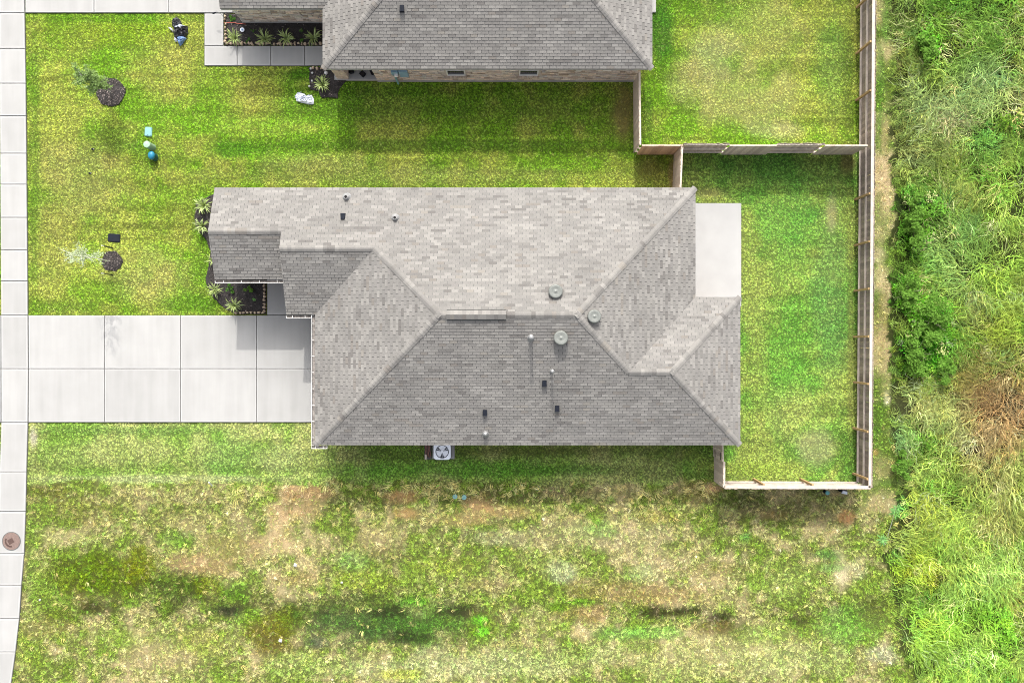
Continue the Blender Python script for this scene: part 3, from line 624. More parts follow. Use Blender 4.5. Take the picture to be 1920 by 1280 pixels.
# ---- the main house
house = thing('house', 'single-storey house with grey shingle hip roof in the middle of the picture', 'house', (0, 0, 0))
yN, yS, xE, xW, xE2, yX = 6.55, -4.41, 7.82, -8.39, 9.73, 1.89
g1 = -12.68; g2 = -9.62; s1y = 2.65; r1y = (6.55+s1y)/2; s2y = 1.15; r2y = (6.55+s2y)/2
ry = (yN+yS)/2; rz = ZE+SL*(yN-ry); xa = xW+(yN-ry); xb = 2.6; slE = (rz-ZE)/(xE-xb)
ery = (yX+yS)/2; erz = ZE+SL*(yX-ery); ex1 = xE2-(yX-ery); ex0 = xE-(erz-ZE)/slE
xv = xW+(r2y-s2y)
pN = Plane((0, yN), (-1, 0), (0, -1), SL).add((g1, yN), (g1, r1y), (g2, r1y), (g2, yN)).add((g2, yN), (g2, r2y), (xv, r2y), (xv, yN)).add((xv, yN), (xE, yN), (xb, ry), (xa, ry), (xv, r2y))
pG1 = Plane((0, s1y), (1, 0), (0, 1), SL).add((g1, s1y), (g2+0.05, s1y), (g2+0.05, r1y), (g1, r1y))
pG2 = Plane((0, s2y), (1, 0), (0, 1), SL).add((g2, s2y), (xW, s2y), (xv, r2y), (g2, r2y))
pW = Plane((xW, 0), (0, -1), (1, 0), SL).add((xW, s2y), (xv, r2y), (xa, ry), (xW, yS))
pS = Plane((0, yS), (1, 0), (0, 1), SL).add((xW, yS), (ex0, yS), (ex0, ery), (xb, ry), (xa, ry)).add((ex0, yS), (xE2, yS), (ex1, ery), (ex0, ery))
pE = Plane((xE, 0), (0, 1), (-1, 0), slE).add((xE, yN), (xE, yX), (ex0, ery), (xb, ry))
pXN = Plane((0, yX), (-1, 0), (0, -1), SL).add((xE2, yX), (ex1, ery), (ex0, ery), (xE, yX))
pXE = Plane((xE2, 0), (0, 1), (-1, 0), SL).add((xE2, yX), (xE2, yS), (ex1, ery))
PLANES = [pN, pG1, pG2, pW, pS, pE, pXN, pXE]
ro = roof(house, PLANES, 21)
rvx0, rvx1 = G(837, 590, rz)[0], G(949, 590, rz)[0]
z1 = ZE+SL*(yN-r1y); z2 = ZE+SL*(yN-r2y)
D45 = SL*0.7071
caps(ro, [((g1, r1y, z1), (g2+.02, r1y, z1), SL), ((g2, r2y, z2), (xv, r2y, z2), SL), ((rvx1+.02, ry, rz), (xb, ry, rz), SL), ((xa, ry, rz), (rvx0-.02, ry, rz), SL),
          ((xv, r2y, z2), (xa, ry, rz), D45), ((xW, yS, ZE), (xa, ry, rz), D45), ((xE, yN, ZE), (xb, ry, rz), D45), ((ex0, ery, erz), (xb, ry, rz), D45),
          ((ex0, ery, erz), (ex1, ery, erz), SL), ((xE2, yX, ZE), (ex1, ery, erz), D45), ((xE2, yS, ZE), (ex1, ery, erz), D45)], 5)
# white drip edge and fascia along the eaves and rakes
def trim(name, pts_list, parent, m, w_=0.03, h_=0.05, dz=0.0):
    mb = MB()
    for p0, p1 in pts_list:
        p0, p1 = Vector(p0), Vector(p1); d = (p1-p0); c = (p0+p1)/2 + Vector((0, 0, -h_/2+dz-.16)); u_ = d.normalized(); s_ = u_.cross(Vector((0, 0, 1))).normalized()
        mb.obox(c, u_, s_, s_.cross(u_), d.length/2, w_/2, h_/2)
    return mb.build(name, M[m], parent)
e = -0.02
trim('fascia', [((g1-e, yN+e, ZE), (xE+e, yN+e, ZE)), ((xE+e, yN, ZE), (xE+e, yX+.02, ZE)), ((xE+.02, yX+e, ZE), (xE2+e, yX+e, ZE)), ((xE2+e, yX, ZE), (xE2+e, yS, ZE)), ((xE2+e, yS-e, ZE), (xW-e, yS-e, ZE)), ((xW-e, yS, ZE), (xW-e, s2y, ZE)),
     ((xW, s2y-e, ZE), (g2-e, s2y-e, ZE)), ((g1-e, s1y-e, ZE), (g2, s1y-e, ZE))], house, 'white')
trim('rake_board', [((g1-e, yN, ZE), (g1-e, r1y, z1)), ((g1-e, r1y, z1), (g1-e, s1y, ZE)), ((g2-e, r2y, z2), (g2-e, s2y, ZE)), ((g2-e, r1y-.02, z1), (g2-e, r2y, z2))], house, 'white', dz=-0.01)
# walls
mb = MB(); mb.prism(ccw([(g1+.3, yN-.3), (xE-.3, yN-.3), (xE-.3, yX-.3), (xE2-.3, yX-.3), (xE2-.3, yS+.3), (xW+.3, yS+.3), (xW+.3, s1y+.3), (g1+.3, s1y+.3)]), -0.2, ZE-0.1)
for yA, yB, zr, X in ((s1y, yN, z1, g1+.3),):
    mb.poly([(X, yA+.1, ZE-.12), (X, (yA+yB)/2, zr-.16), (X, yB-.1, ZE-.12)])
mb.poly([(g2+.12, s2y+.1, ZE-.15), (g2+.12, r2y, z2-.16), (g2+.12, r1y, z1-.16), (g2+.12, s1y, ZE-.15)])
mb.build('wall', M['brick'], house)
HARD.append([(g1+.25, yN-.25), (xE-.25, yN-.25), (xE-.25, yX-.25), (xE2-.25, yX-.25), (xE2-.25, yS+.25), (xW+.25, yS+.25), (xW+.25, s1y+.25), (g1+.25, s1y+.25)])
mb = MB(); mb.box(g2+.1, g2+.4, s2y+.2, s2y+.5, -0.1, ZE-.12); mb.build('porch_post', M['brick'], house)
mb = MB()
for k in range(4): mb.box(xW+.26, xW+.29, -3.4, .8, 0.06+k*0.53, 0.06+k*0.53+0.51)
mb.build('garage_door', M['white'], house)
# gutters with their hangers
def gutter(p0, p1, out):
    p0, p1 = Vector((*p0, ZE-.03)), Vector((*p1, ZE-.03)); u_ = (p1-p0).normalized(); o_ = Vector((*out, 0)); Lh = (p1-p0).length/2; c = (p0+p1)/2
    Z = Vector((0, 0, 1))
    mb = MB(); mb.obox(c+o_*0.126+Z*-0.05, u_, o_, Z, Lh, 0.008, 0.06); mb.obox(p0+u_*0.006+o_*.066+Z*-0.05, u_, o_, Z, 0.006, 0.05, 0.055); mb.obox(p1-u_*0.006+o_*.066+Z*-0.05, u_, o_, Z, 0.006, 0.05, 0.055)
    g_ = mb.build('gutter', M['white'], house)
    mb = MB(); mb.obox(c+o_*0.066+Z*-0.10, u_, o_, Z, Lh-.014, 0.049, 0.006); mb.build('trough', M['gutter_in'], g_)
    n = max(2, int(Lh*2/0.68)); me_ = None
    for k in range(n):
        q_ = p0 + u_*(Lh*2*(k+.5)/n)
        mb = MB(); mb.obox((0, 0, 0), u_, o_, Z, 0.009, 0.052, 0.006)
        if me_ is None: me_ = mb.mesh('hanger', M['white'])
        put('hanger', me_, g_, loc=q_+o_*0.064+Z*0.006)
gutter((g1, s1y-.03), (g2-.02, s1y-.03), (0, -1)); gutter((g2-.02, s2y-.03), (xW-.17, s2y-.03), (0, -1))
gutter((xW-.03, s2y-.03), (xW-.03, yS-.03), (-1, 0)); gutter((xW-.17, yS-.03), (xW+.5, yS-.03), (0, -1))
# roof fittings
def on_roof(px, py, planes, lift=0.0):
    z = 4.0
    for _ in range(25):
        X, Y = G(px, py, z+lift); best = z
        for pl in planes:
            for pc in pl.pieces:
                if inside(pc, X, Y): best = pl.z(X, Y)
        z = best
    return X, Y, z
def dome_vent(parent, px, py, r):
    X, Y, z = on_roof(px, py, PLANES, 0.3)
    mb = MB(); mb.lathe([(r*0.62, -0.22), (r*0.62, 0.16)], n=20, cap=False)
    mb.lathe([(r*0.6, 0.13), (r*0.97, 0.135), (r, 0.16), (r*0.985, 0.21), (r*0.93, 0.255), (r*0.84, 0.275), (r*0.78, 0.272), (r*0.5, 0.283), (r*0.46, 0.277), (r*0.14, 0.283), (r*0.1, 0.295), (0.005, 0.298)], n=36)
    v_ = mb.build('dome_vent', M['vent'], parent, (X, Y, z), smooth=True)
for px, py, r in ((1042, 546, .29), (1115, 593, .28), (1052, 633.5, .30)): dome_vent(house, px, py, r)
def pipe_vent(parent, px, py, r, h, cap_r=None, open_top=False, planes=PLANES):
    X, Y, z = on_roof(px, py, planes, h)
    mb = MB(); mb.lathe([(r*2.6, -0.05), (r*1.7, 0.05), (r*1.15, 0.12), (r, 0.14), (r, h), (r*0.75, h), (r*0.72, h-.08)] if open_top else [(r*2.6, -0.05), (r*1.7, 0.05), (r*1.15, 0.12), (r, 0.14), (r, h)], n=14, cap=not open_top)
    v_ = mb.build('vent_pipe', M['lead'], parent, (X, Y, z), smooth=False)
    if cap_r:
        mb = MB(); mb.lathe([(cap_r*.8, h+.0), (cap_r, h+.03), (cap_r*.95, h+.07), (cap_r*.45, h+.11), (0.004, h+.12)], n=14); mb.build('vent_cap', M['lead'], v_, smooth=True)
    if open_top:
        mb = MB(); mb.lathe([(r*.74, h-.03), (r*.74, h-.02)], n=12); mb.build('vent_opening', M['dark'], v_)
pipe_vent(house, 996, 632, .07, .84, .11); pipe_vent(house, 1036, 696, .045, .70, .085); pipe_vent(house, 910, 813, .07, .2, .10)
pipe_vent(house, 648, 369, .085, .22, None, True); pipe_vent(house, 740, 408, .08, .22, None, True)
def box_vent(parent, px, py, planes, w_=.21, l_=.27):
    X, Y, z = on_roof(px, py, planes, 0.15); pl = None
    for p_ in planes:
        for pc in p_.pieces:
            if inside(pc, X, Y): pl = p_
    s_ = -SL if pl.v[1] > 0 else SL
    mb = MB(); sg = pl.v[1]
    # sloped hood, open on the downhill side, on a flat flange
    a_ = [(-w_/2, -l_/2*sg), (w_/2, -l_/2*sg), (w_/2*.85, l_/2*sg), (-w_/2*.85, l_/2*sg)]
    lo = [(x, y, y*SL*sg - .02) for x, y in a_]; hi = [(x*.9, y*.92, y*SL*sg + (.17 if y*sg < 0 else .08)) for x, y in a_]
    i0 = [mb.vert(p) for p in lo]; i1 = [mb.vert(p) for p in hi]
    fl = (lambda q: q) if sg > 0 else (lambda q: q[::-1])
    mb.face(fl(i1))
    for k in range(4): mb.face(fl([i0[k-1], i0[k], i1[k], i1[k-1]]))
    v_ = mb.build('box_vent', M['black'], parent, (X, Y, z))
    f_ = MB(); f_.cur = TINTS[3]; f_.poly([(-.2, -.2, -.2*SL*sg + .017), (.2, -.2, -.2*SL*sg + .017), (.2, .2, .2*SL*sg + .017), (-.2, .2, .2*SL*sg + .017)][::1]); f_.build('flange', M['shingle'], v_)
for px, py in ((642, 405), (1021, 719), (909, 774), (1045, 766)): box_vent(house, px, py, PLANES)
mb = MB(); zc = rz
L0, L1 = rvx0, rvx1
prof = [(-.185, -.055), (-.185, -.035), (0, .055), (.185, -.035), (.185, -.055)]
for (ya, za), (yb, zb) in zip(prof[:-1], prof[1:]):
    nseg = 15
    for k in range(nseg):
        tn = TINTS[int(rng.choice(len(TINTS), p=TPROB))]; mb.cur = tn
        xa_, xb_ = L0+(L1-L0)*k/nseg, L0+(L1-L0)*(k+1)/nseg
        mb.poly([(xa_, ry+ya, zc+.06+za), (xb_, ry+ya, zc+.06+za), (xb_, ry+yb, zc+.06+zb), (xa_, ry+yb, zc+.06+zb)])
mb.cur = TINTS[2]
for X in (L0, L1): mb.poly([(X, ry+y_, zc+.06+z_) for y_, z_ in prof])
rv = mb.build('ridge_vent', M['shingle'], house)
mb = MB(); mb.box(L0+.02, L1-.02, ry-.205, ry+.205, zc-.10, zc-.035); mb.box(L0+.02, L1-.02, ry-.14, ry+.14, zc-.04, zc+.02); mb.build('vent_slot', M['dark'], rv)
mb = MB(); mb.box(L0, L1, ry-.222, ry-.205, zc-.13, zc-.06); mb.box(L0, L1, ry+.205, ry+.222, zc-.13, zc-.06); mb.build('vent_lip', M['vent'], rv)

# ---- the neighbour's house at the top
nb = thing('house', 'house with grey shingle roof and stone wall cut off by the top edge', 'house', (0, 0, 0))
nS, nWx, nEx = 11.62, -8.07, 5.98; run = 5.5
nry = nS+run; nN = nS+2*run; nz = ZE+SL*run
qS = Plane((0, nS), (1, 0), (0, 1), SL).add((nWx, nS), (nEx, nS), (nEx-run, nry), (nWx+run, nry))
qW = Plane((nWx, 0), (0, -1), (1, 0), SL).add((nWx, nN), (nWx, nS), (nWx+run, nry))
qE = Plane((nEx, 0), (0, 1), (-1, 0), SL).add((nEx, nS), (nEx, nN), (nEx-run, nry))
qN = Plane((0, nN), (-1, 0), (0, -1), SL).add((nEx, nN), (nWx, nN), (nWx+run, nry), (nEx-run, nry))
fx, fy, fh = -12.46, 14.19, 2.6
qF = Plane((0, fy), (1, 0), (0, 1), SL).add((fx, fy), (nWx, fy), (nWx+fh, fy+fh), (fx, fy+fh))
qF2 = Plane((0, fy+2*fh), (-1, 0), (0, -1), SL).add((nWx, fy+2*fh), (fx, fy+2*fh), (fx, fy+fh), (nWx+fh, fy+fh))
NPL = [qS, qW, qE, qN, qF, qF2]
nro = roof(nb, NPL, 33)
caps(nro, [((nWx, nS, ZE), (nWx+run, nry, nz), D45), ((nEx, nS, ZE), (nEx-run, nry, nz), D45), ((nWx+run, nry, nz), (nEx-run, nry, nz), SL)], 8)
trim('fascia', [((nWx-e, nS-e, ZE), (nEx+e, nS-e, ZE)), ((nEx+e, nS, ZE), (nEx+e, nN, ZE)), ((nWx-e, nS, ZE), (nWx-e, fy, ZE)), ((fx-e, fy-e, ZE), (nWx, fy-e, ZE))], nb, 'white')
trim('rake_board', [((fx-e, fy, ZE), (fx-e, fy+fh, ZE+SL*fh)), ((fx-e, fy+fh, ZE+SL*fh), (fx-e, fy+2*fh, ZE))], nb, 'white', dz=-0.01)
wy = (640-152.5)/41.0; wx0 = (708-960)/41.0; wx1 = (1192-960)/41.0
fwy = (640-43)/41.0; fwx = (455.5-960)/41.0
mb = MB(); mb.prism(ccw([(wx0, wy+.06), (wx1, wy+.06), (wx1, nN-.3), (nWx+.3, nN-.3), (nWx+.3, wy+2.0), (wx0, wy+2.0)]), -0.2, ZE-.12)
mb.prism(ccw([(fwx, fwy+.06), (nWx+.4, fwy+.06), (nWx+.4, fy+2*fh-.3), (fwx, fy+2*fh-.3)]), -0.2, ZE-.12)
mb.build('wall', M['mortar'], nb)
HARD.append([(wx0, wy-.05), (wx1+.05, wy-.05), (wx1+.05, nN), (nWx, nN), (nWx, wy+1), (wx0-1.9, wy+1), (wx0-1.9, wy-.05)]); HARD.append([(fwx, fwy-.03), (nWx+.4, fwy-.03), (nWx+.4, 20), (fwx, 20)])
mb = MB(); mb.box(wx0, wx1+.01, wy-.03, wy+.05, -.2, .16); mb.box(fwx, nWx+.4, fwy-.04, fwy+.05, -.2, .14); mb.build('foundation', M['concrete'], nb)
# stone cladding: every stone real, too small to pick apart
wins = [((840-960)/41.0+.02, (875-960)/41.0), ((973-960)/41.0, (1008-960)/41.0)]
def cladding(xA, xB, Y, zA, zB, seed, holes=()):
    rs = np.random.default_rng(seed); mb = MB(); z = zA
    while z < zB-.02:
        h_ = float(rs.choice([.09, .12, .16])); h_ = min(h_, zB-z); x = xA - rs.random()*.1
        while x < xB:
            l_ = float(rs.uniform(.14, .46)); x0_, x1_ = max(xA, x), min(xB, x+l_)
            ok = x1_-x0_ > .03 and not any(x1_ > a_-.05 and x0_ < b_+.05 and z+h_ > za and z < zb for a_, b_, za, zb in holes)
            if ok:
                v = rs.normal(1, .16); wv = rs.normal(0, .05); mb.cur = (v*(1+wv), v, v*(1-wv*.8))
                if rs.random() < .12: mb.cur = (v*.6, v*.55, v*.5)
                d_ = rs.uniform(.02, .065)
                mb.box(x0_+.006, x1_-.006, Y-d_+.04, Y+.07, z+.006, z+h_-.006)
            x += l_
        z += h_
    return mb
holes = [(a_, b_, .62, 2.2) for a_, b_ in wins]
o = cladding(wx0, wx1, wy, .16, ZE-.14, 3, holes).build('stone_cladding', M['stone'], nb); o['kind'] = 'stuff'; o['label'] = 'tan and brown wall stones'
o = cladding(fwx, nWx+.35, fwy, .14, ZE-.14, 4).build('stone_cladding', M['stone'], nb); o['kind'] = 'stuff'; o['label'] = 'tan and brown wall stones of the front wing'
for a_, b_ in wins:
    mb = MB()
    mb.box(a_, a_+.05, wy-.01, wy+.1, .85, 2.15); mb.box(b_-.05, b_, wy-.01, wy+.1, .85, 2.15); mb.box(a_+.05, b_-.05, wy-.01, wy+.1, 2.1, 2.15); mb.box(a_+.05, b_-.05, wy-.02, wy+.1, .85, .91); mb.box(a_+.05, b_-.05, wy+.01, wy+.1, 1.48, 1.52)
    wn = mb.build('window', M['white'], nb)
    mb = MB(); mb.box(a_+.05, b_-.05, wy+.04, wy+.055, .91, 2.1); mb.build('pane', M['glass'], wn)
    n = 11; w_ = (b_-a_+.08)/n
    for k in range(n):
        mb = MB(); v = random.uniform(.75, 1.15); mb.cur = (v, v*.95, v*.9); mb.box(a_-.04+k*w_+.012, a_-.04+(k+1)*w_-.012, wy-.09, wy+.05, .66, .84); mb.build('sill_brick', M['stone'], wn)
# porch corner: slab, stone column, pots
NPo = joint_base('porch_floor', [[(640, 70), (708, 70), (708, 150.5), (640, 150.5)]], 'concrete porch floor under the top roof corner')
slab_piece(NPo, [(628, 90), (709, 90), (709, 151.5), (628, 151.5)], top=0.13, gap=0.0, border=.04)
cx_, cy_ = G(644, 141, 0); mb = MB()
rs = np.random.default_rng(5)
mb = MB(); z = .0
while z < ZE-.15:
    h_ = float(rs.choice([.14, .2, .26])); h_ = min(h_, ZE-.14-z); o2 = rs.uniform(-.02, .02, 4); v = rs.normal(1, .13); mb.cur = (v*1.02, v*.97, v*.92)
    sp = rs.uniform(-.06, .06); mb.box(cx_-.26+o2[0], cx_+sp-.006, cy_-.2+o2[2], cy_+.28, z+.006, z+h_-.006)
    v = rs.normal(1, .13); mb.cur = (v*1.02, v*.97, v*.92); mb.box(cx_+sp+.006, cx_+.26+o2[1], cy_-.2+o2[3], cy_+.28, z+.006, z+h_-.006); z += h_
mb.build('porch_column', M['stone'], nb)
# meter box on the stone wall
mx_, mz_ = (755-960)/41.0*.985, 1.25
mt = thing('electric_meter', 'blue-grey electric meter boxes on the stone wall of the top house', 'meter', (0, 0, 0))
mb = MB(); mb.box(-4.95, -4.58, wy-.17, wy-.03, 1.15, 1.95); mb.build('breaker_box', M['meter'], mt)
mb = MB(); mb.box(-5.30, -5.0, wy-.15, wy-.03, 1.35, 1.8); mb.build('meter_box', M['meter'], mt)
mb = MB(); mb.lathe([(.09, 0), (.09, .09), (.07, .11), (.004, .12)], n=14); o = mb.build('meter_glass', M['white'], mt, (-5.1, wy-.15, 1.52)); o.rotation_euler = (R(90), 0, 0)
mb = MB(); mb.tube([(-5.2, wy-.11, 1.36), (-5.2, wy-.11, -.05)], .045, 8); mb.build('conduit', M['teal_light'], mt)
# black vent on the neighbour's roof
box_vent(nb, 753, 15, NPL)
pots = [(680, 139, 'small black square pot standing alone on the porch floor', 45), (699, 135, 'small black pot on the porch beside the stone wall', 25), (659, 133, 'small black pot on the porch beside the stone column', 10)]
for px, py, lb, an in pots:
    X, Y = G(px, py, .3); p_ = thing('plant_pot', lb, 'pot', (X, Y, .13), R(an), 'black pots on the porch')
    mb = MB(); a_, b_ = .085, .115
    i0 = [mb.vert((x*a_, y*a_, 0)) for x, y in ((-1,-1),(1,-1),(1,1),(-1,1))]; i1 = [mb.vert((x*b_, y*b_, .26)) for x, y in ((-1,-1),(1,-1),(1,1),(-1,1))]
    mb.face(i0[::-1])
    for k in range(4): mb.face((i0[k-1], i0[k], i1[k], i1[k-1]))
    i2 = [mb.vert((x*b_*.85, y*b_*.85, .26)) for x, y in ((-1,-1),(1,-1),(1,1),(-1,1))]; i3 = [mb.vert((x*b_*.8, y*b_*.8, .2)) for x, y in ((-1,-1),(1,-1),(1,1),(-1,1))]
    for A, B in ((i1, i2), (i2, i3)):
        for k in range(4): mb.face((A[k-1], A[k], B[k], B[k-1]))
    mb.build('pot', M['black'], p_); mb = MB(); mb.poly([(x*b_*.8, y*b_*.8, .21) for x, y in ((-1,-1),(1,-1),(1,1),(-1,1))]); mb.build('potting_soil', M['mulch'], p_)

# ------------------------------------------------------------------ fences
FH = 1.78
PICK = []
for k in range(4):
    mb = MB(); w_ = .0685; h_ = FH + (-.012, 0, .01, .004)[k]; d_ = .008
    pts = [(-w_, 0), (w_, 0), (w_, h_-.035), (w_-.03, h_), (-w_+.03, h_), (-w_, h_-.035)]
    A = [mb.vert((x, -d_, z)) for x, z in pts]; B = [mb.vert((x, d_, z)) for x, z in pts]
    mb.face(A); mb.face(B[::-1])
    for i in range(6): mb.face((A[i-1], B[i-1], B[i], A[i]))
    PICK.append(mb.mesh('picket', M['wood']))
PICK_IN = [p.copy() for p in PICK]
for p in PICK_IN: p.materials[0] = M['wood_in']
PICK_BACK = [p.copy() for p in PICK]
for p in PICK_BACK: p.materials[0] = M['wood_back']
def fence(name, label, p0, p1, side, posts, panels=None, z0=-0.03, top_w=0.10, warm=False, cat='fence', post_h=FH-.12):
    """side: +1 pickets on the left of p0->p1; panels: list of (t0,t1,side) along the run"""
    p0, p1 = Vector((*p0, z0)), Vector((*p1, z0)); d = p1-p0; Ln = d.length; u_ = d.normalized(); n_ = Vector((-u_.y, u_.x, 0)); ang = math.atan2(u_.y, u_.x)
    f_ = thing(name, label, cat, p0, ang)
    for (t0, t1, sd) in (panels or [(0, Ln, side)]):
        k = int(round((t1-t0)/.142)); st = (t1-t0)/k
        for i in range(k):
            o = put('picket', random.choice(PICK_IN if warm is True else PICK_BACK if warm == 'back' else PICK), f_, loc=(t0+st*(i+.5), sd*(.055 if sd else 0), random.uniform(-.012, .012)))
            o.rotation_euler = (random.gauss(0, .004), random.gauss(0, .004), 0 if random.random() < .5 else math.pi)
        rails = [(.28, .085, .04), (.95, .085, .04), (FH-.075, top_w, .04)]
        for zc_, w_, h_ in rails:
            mb = MB(); off = sd*(.047-.008-w_/2+.0); mb.box(t0+.004, t1-.004, off-w_/2, off+w_/2, zc_-h_/2, zc_+h_/2); mb.build('rail', M['rail'], f_)
    sd0 = (panels or [(0, Ln, side)])[0][2]
    for t_ in posts:
        mb = MB(); off = -sd0*.105; mb.box(t_-.045, t_+.045, off-.045, off+.045, -.2, post_h); mb.build('post', M['post'], f_)
    return f_
def T(px, py): return G(px, py, FH)
bx0 = T(1642, -110); bx1 = T(1634, 915)
Lb = math.dist(bx0, bx1)
def along(y_px): return (bx0[1]-G(0, y_px, .9)[1])
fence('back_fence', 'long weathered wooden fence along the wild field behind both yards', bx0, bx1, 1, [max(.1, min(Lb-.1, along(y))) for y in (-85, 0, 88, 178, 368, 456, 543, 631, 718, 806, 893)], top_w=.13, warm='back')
my = T(0, 271)[1]
mxs = [T(1204, 0)[0], T(1282, 0)[0], T(1369, 0)[0], T(1458, 0)[0], T(1548, 0)[0], T(1630, 0)[0]]
fence('party_fence', 'wooden fence between the two back yards with alternating panels', (mxs[1], my), (mxs[5], my), -1, [],
      [(0.02, mxs[2]-mxs[1], 1), (mxs[2]-mxs[1], mxs[3]-mxs[1], -1), (mxs[3]-mxs[1], mxs[4]-mxs[1], 1), (mxs[4]-mxs[1], mxs[5]-mxs[1]-.03, -1)], top_w=.05)
fence('side_fence', 'short wooden fence run facing the front lawn between two corner posts', (mxs[0], my), (mxs[1]-.01, my), -1, [], top_w=.05, warm=True)
lx = T(1201.5, 0)[0]
fence('side_fence', 'grey wooden fence beside the lawn from the stone house to the corner', (lx-.03, 11.8), (lx, my), -1, [], top_w=.07)
jx = T(1279, 0)[0]
fence('side_fence', 'short wooden fence meeting the north eave of the middle house', (jx+.03, my-.06), (jx-.06, 6.3), -1, [], top_w=.07)
sx = T(1359, 0)[0]; sy = T(0, 914)[1]
gt = fence('gate', 'grey wooden gate with black hinges at the southern house corner', (sx-.06, -4.2), (sx-.03, -5.25), -1, [], top_w=.05, cat='gate')
for zc_ in (.45, 1.45):
    mb = MB(); mb.poly([(.98, -.075, zc_-.03), (.66, -.075, zc_-.004), (.66, -.075, zc_+.004), (.98, -.075, zc_+.03)]); mb.box(.70, 1.02, -.085, -.066, zc_-.03, zc_+.03); mb.build('hinge', M['black'], gt)
fence('side_fence', 'short grey wooden fence between the gate and the southern corner', (sx, -5.26), (sx, sy), -1, [], top_w=.08)
fence('south_fence', 'wooden fence along the south side of the back yard', (sx, sy), bx1, -1, [1.75, 3.9], top_w=.13, warm='back')

# ------------------------------------------------------------------ scattered growth: points with colour, turned into tufts by geometry nodes
def tuft_mesh(name, n, rad, hgt, lean, width, segs=2, seed=0, bias=0.0, curl=0.0):
    rs = np.random.default_rng(seed); mb = MB()
    for k in range(n):
        tb = float(rs.choice([.35, .65, .95, 1.3, 1.75] if hgt > .3 else [.55, .8, 1., 1.2, 1.4], p=[.16, .2, .28, .22, .14])); mb.cur = (tb, tb, tb*.97)
        a = rs.uniform(0, 2*math.pi); r_ = rad*math.sqrt(rs.random())*.6; bx_, by_ = r_*math.cos(a), r_*math.sin(a)
        da = rs.normal(0, .7) if rs.random() < bias else rs.uniform(0, 2*math.pi)
        L_ = rs.uniform(.6, 1.15); ln = lean*L_*rs.uniform(.5, 1.2); h_ = hgt*L_*rs.uniform(.55, 1.1); wd = width*rs.uniform(.7, 1.3); tw = da + math.pi/2 + rs.normal(0, .5)
        prev = None
        for s in range(segs+1):
            t_ = s/segs; fx_ = ln*(t_**1.5); z_ = h_*(t_ - curl*t_**3*.75); aa = da + curl*rs.normal(0, .25)*t_
            c_ = (bx_+math.cos(aa)*fx_, by_+math.sin(aa)*fx_, z_); ww = wd*(1-t_**1.6)*.5
            sx_, sy_ = math.cos(tw)*ww, math.sin(tw)*ww
            if s == segs: cur = [mb.vert(c_)]
            else: cur = [mb.vert((c_[0]-sx_, c_[1]-sy_, c_[2])), mb.vert((c_[0]+sx_, c_[1]+sy_, c_[2]))]
            if prev:
                mb.face([prev[0], prev[1], cur[-1], cur[0]] if len(cur) == 2 else [prev[0], prev[1], cur[0]])
            prev = cur
    return mb.mesh(name, M['grass'])
def leafy_mesh(name, n, rad, hgt, leaf, seed):
    rs = np.random.default_rng(seed); mb = MB()
    for k in range(n):
        tb = float(rs.uniform(.55, 1.45)); mb.cur = (tb, tb, tb*.97)
        v = rs.normal(size=3); v /= np.linalg.norm(v); r_ = rs.random()**.4; c_ = Vector((v[0]*rad*r_, v[1]*rad*r_, hgt*(.5+.5*v[2]*r_)))
        d = Vector(rs.normal(size=3)); d.z = abs(d.z)*.3; d.normalize(); s_ = d.cross(Vector((0, 0, 1))).normalized(); l_ = leaf*rs.uniform(.6, 1.4); w_ = l_*.3
        i = [mb.vert(c_), mb.vert(c_+d*l_*.5+s_*w_), mb.vert(c_+d*l_), mb.vert(c_+d*l_*.5-s_*w_)]; mb.face(i)
    return mb.mesh(name, M['grass'])
def gn_tree(protos):
    t = bpy.data.node_groups.new('tufts', 'GeometryNodeTree')
    t.interface.new_socket('Geometry', in_out='INPUT', socket_type='NodeSocketGeometry'); t.interface.new_socket('Geometry', in_out='OUTPUT', socket_type='NodeSocketGeometry')
    N = t.nodes; K = t.links; gi = N.new('NodeGroupInput'); go = N.new('NodeGroupOutput'); jn = N.new('GeometryNodeJoinGeometry')
    def at(nm, ty):
        a = N.new('GeometryNodeInputNamedAttribute'); a.data_type = ty; a.inputs[0].default_value = nm; return a.outputs[0]
    rot = N.new('FunctionNodeEulerToRotation'); K.new(at('rot', 'FLOAT_VECTOR'), rot.inputs[0])
    scl = at('scl', 'FLOAT_VECTOR'); kd = at('kindid', 'INT')
    for i, p in enumerate(protos):
        ob = bpy.data.objects.new('tuft_source', p)
        oi = N.new('GeometryNodeObjectInfo'); oi.inputs['Object'].default_value = ob; oi.inputs['As Instance'].default_value = True
        cp = N.new('FunctionNodeCompare'); cp.data_type = 'INT'; cp.operation = 'EQUAL'; K.new(kd, cp.inputs[2]); cp.inputs[3].default_value = i
        ip = N.new('GeometryNodeInstanceOnPoints'); K.new(gi.outputs[0], ip.inputs['Points']); K.new(cp.outputs[0], ip.inputs['Selection'])
        K.new(oi.outputs['Geometry'], ip.inputs['Instance']); K.new(rot.outputs[0], ip.inputs['Rotation']); K.new(scl, ip.inputs['Scale'])
        K.new(ip.outputs[0], jn.inputs[0])
    K.new(jn.outputs[0], go.inputs[0]); return t
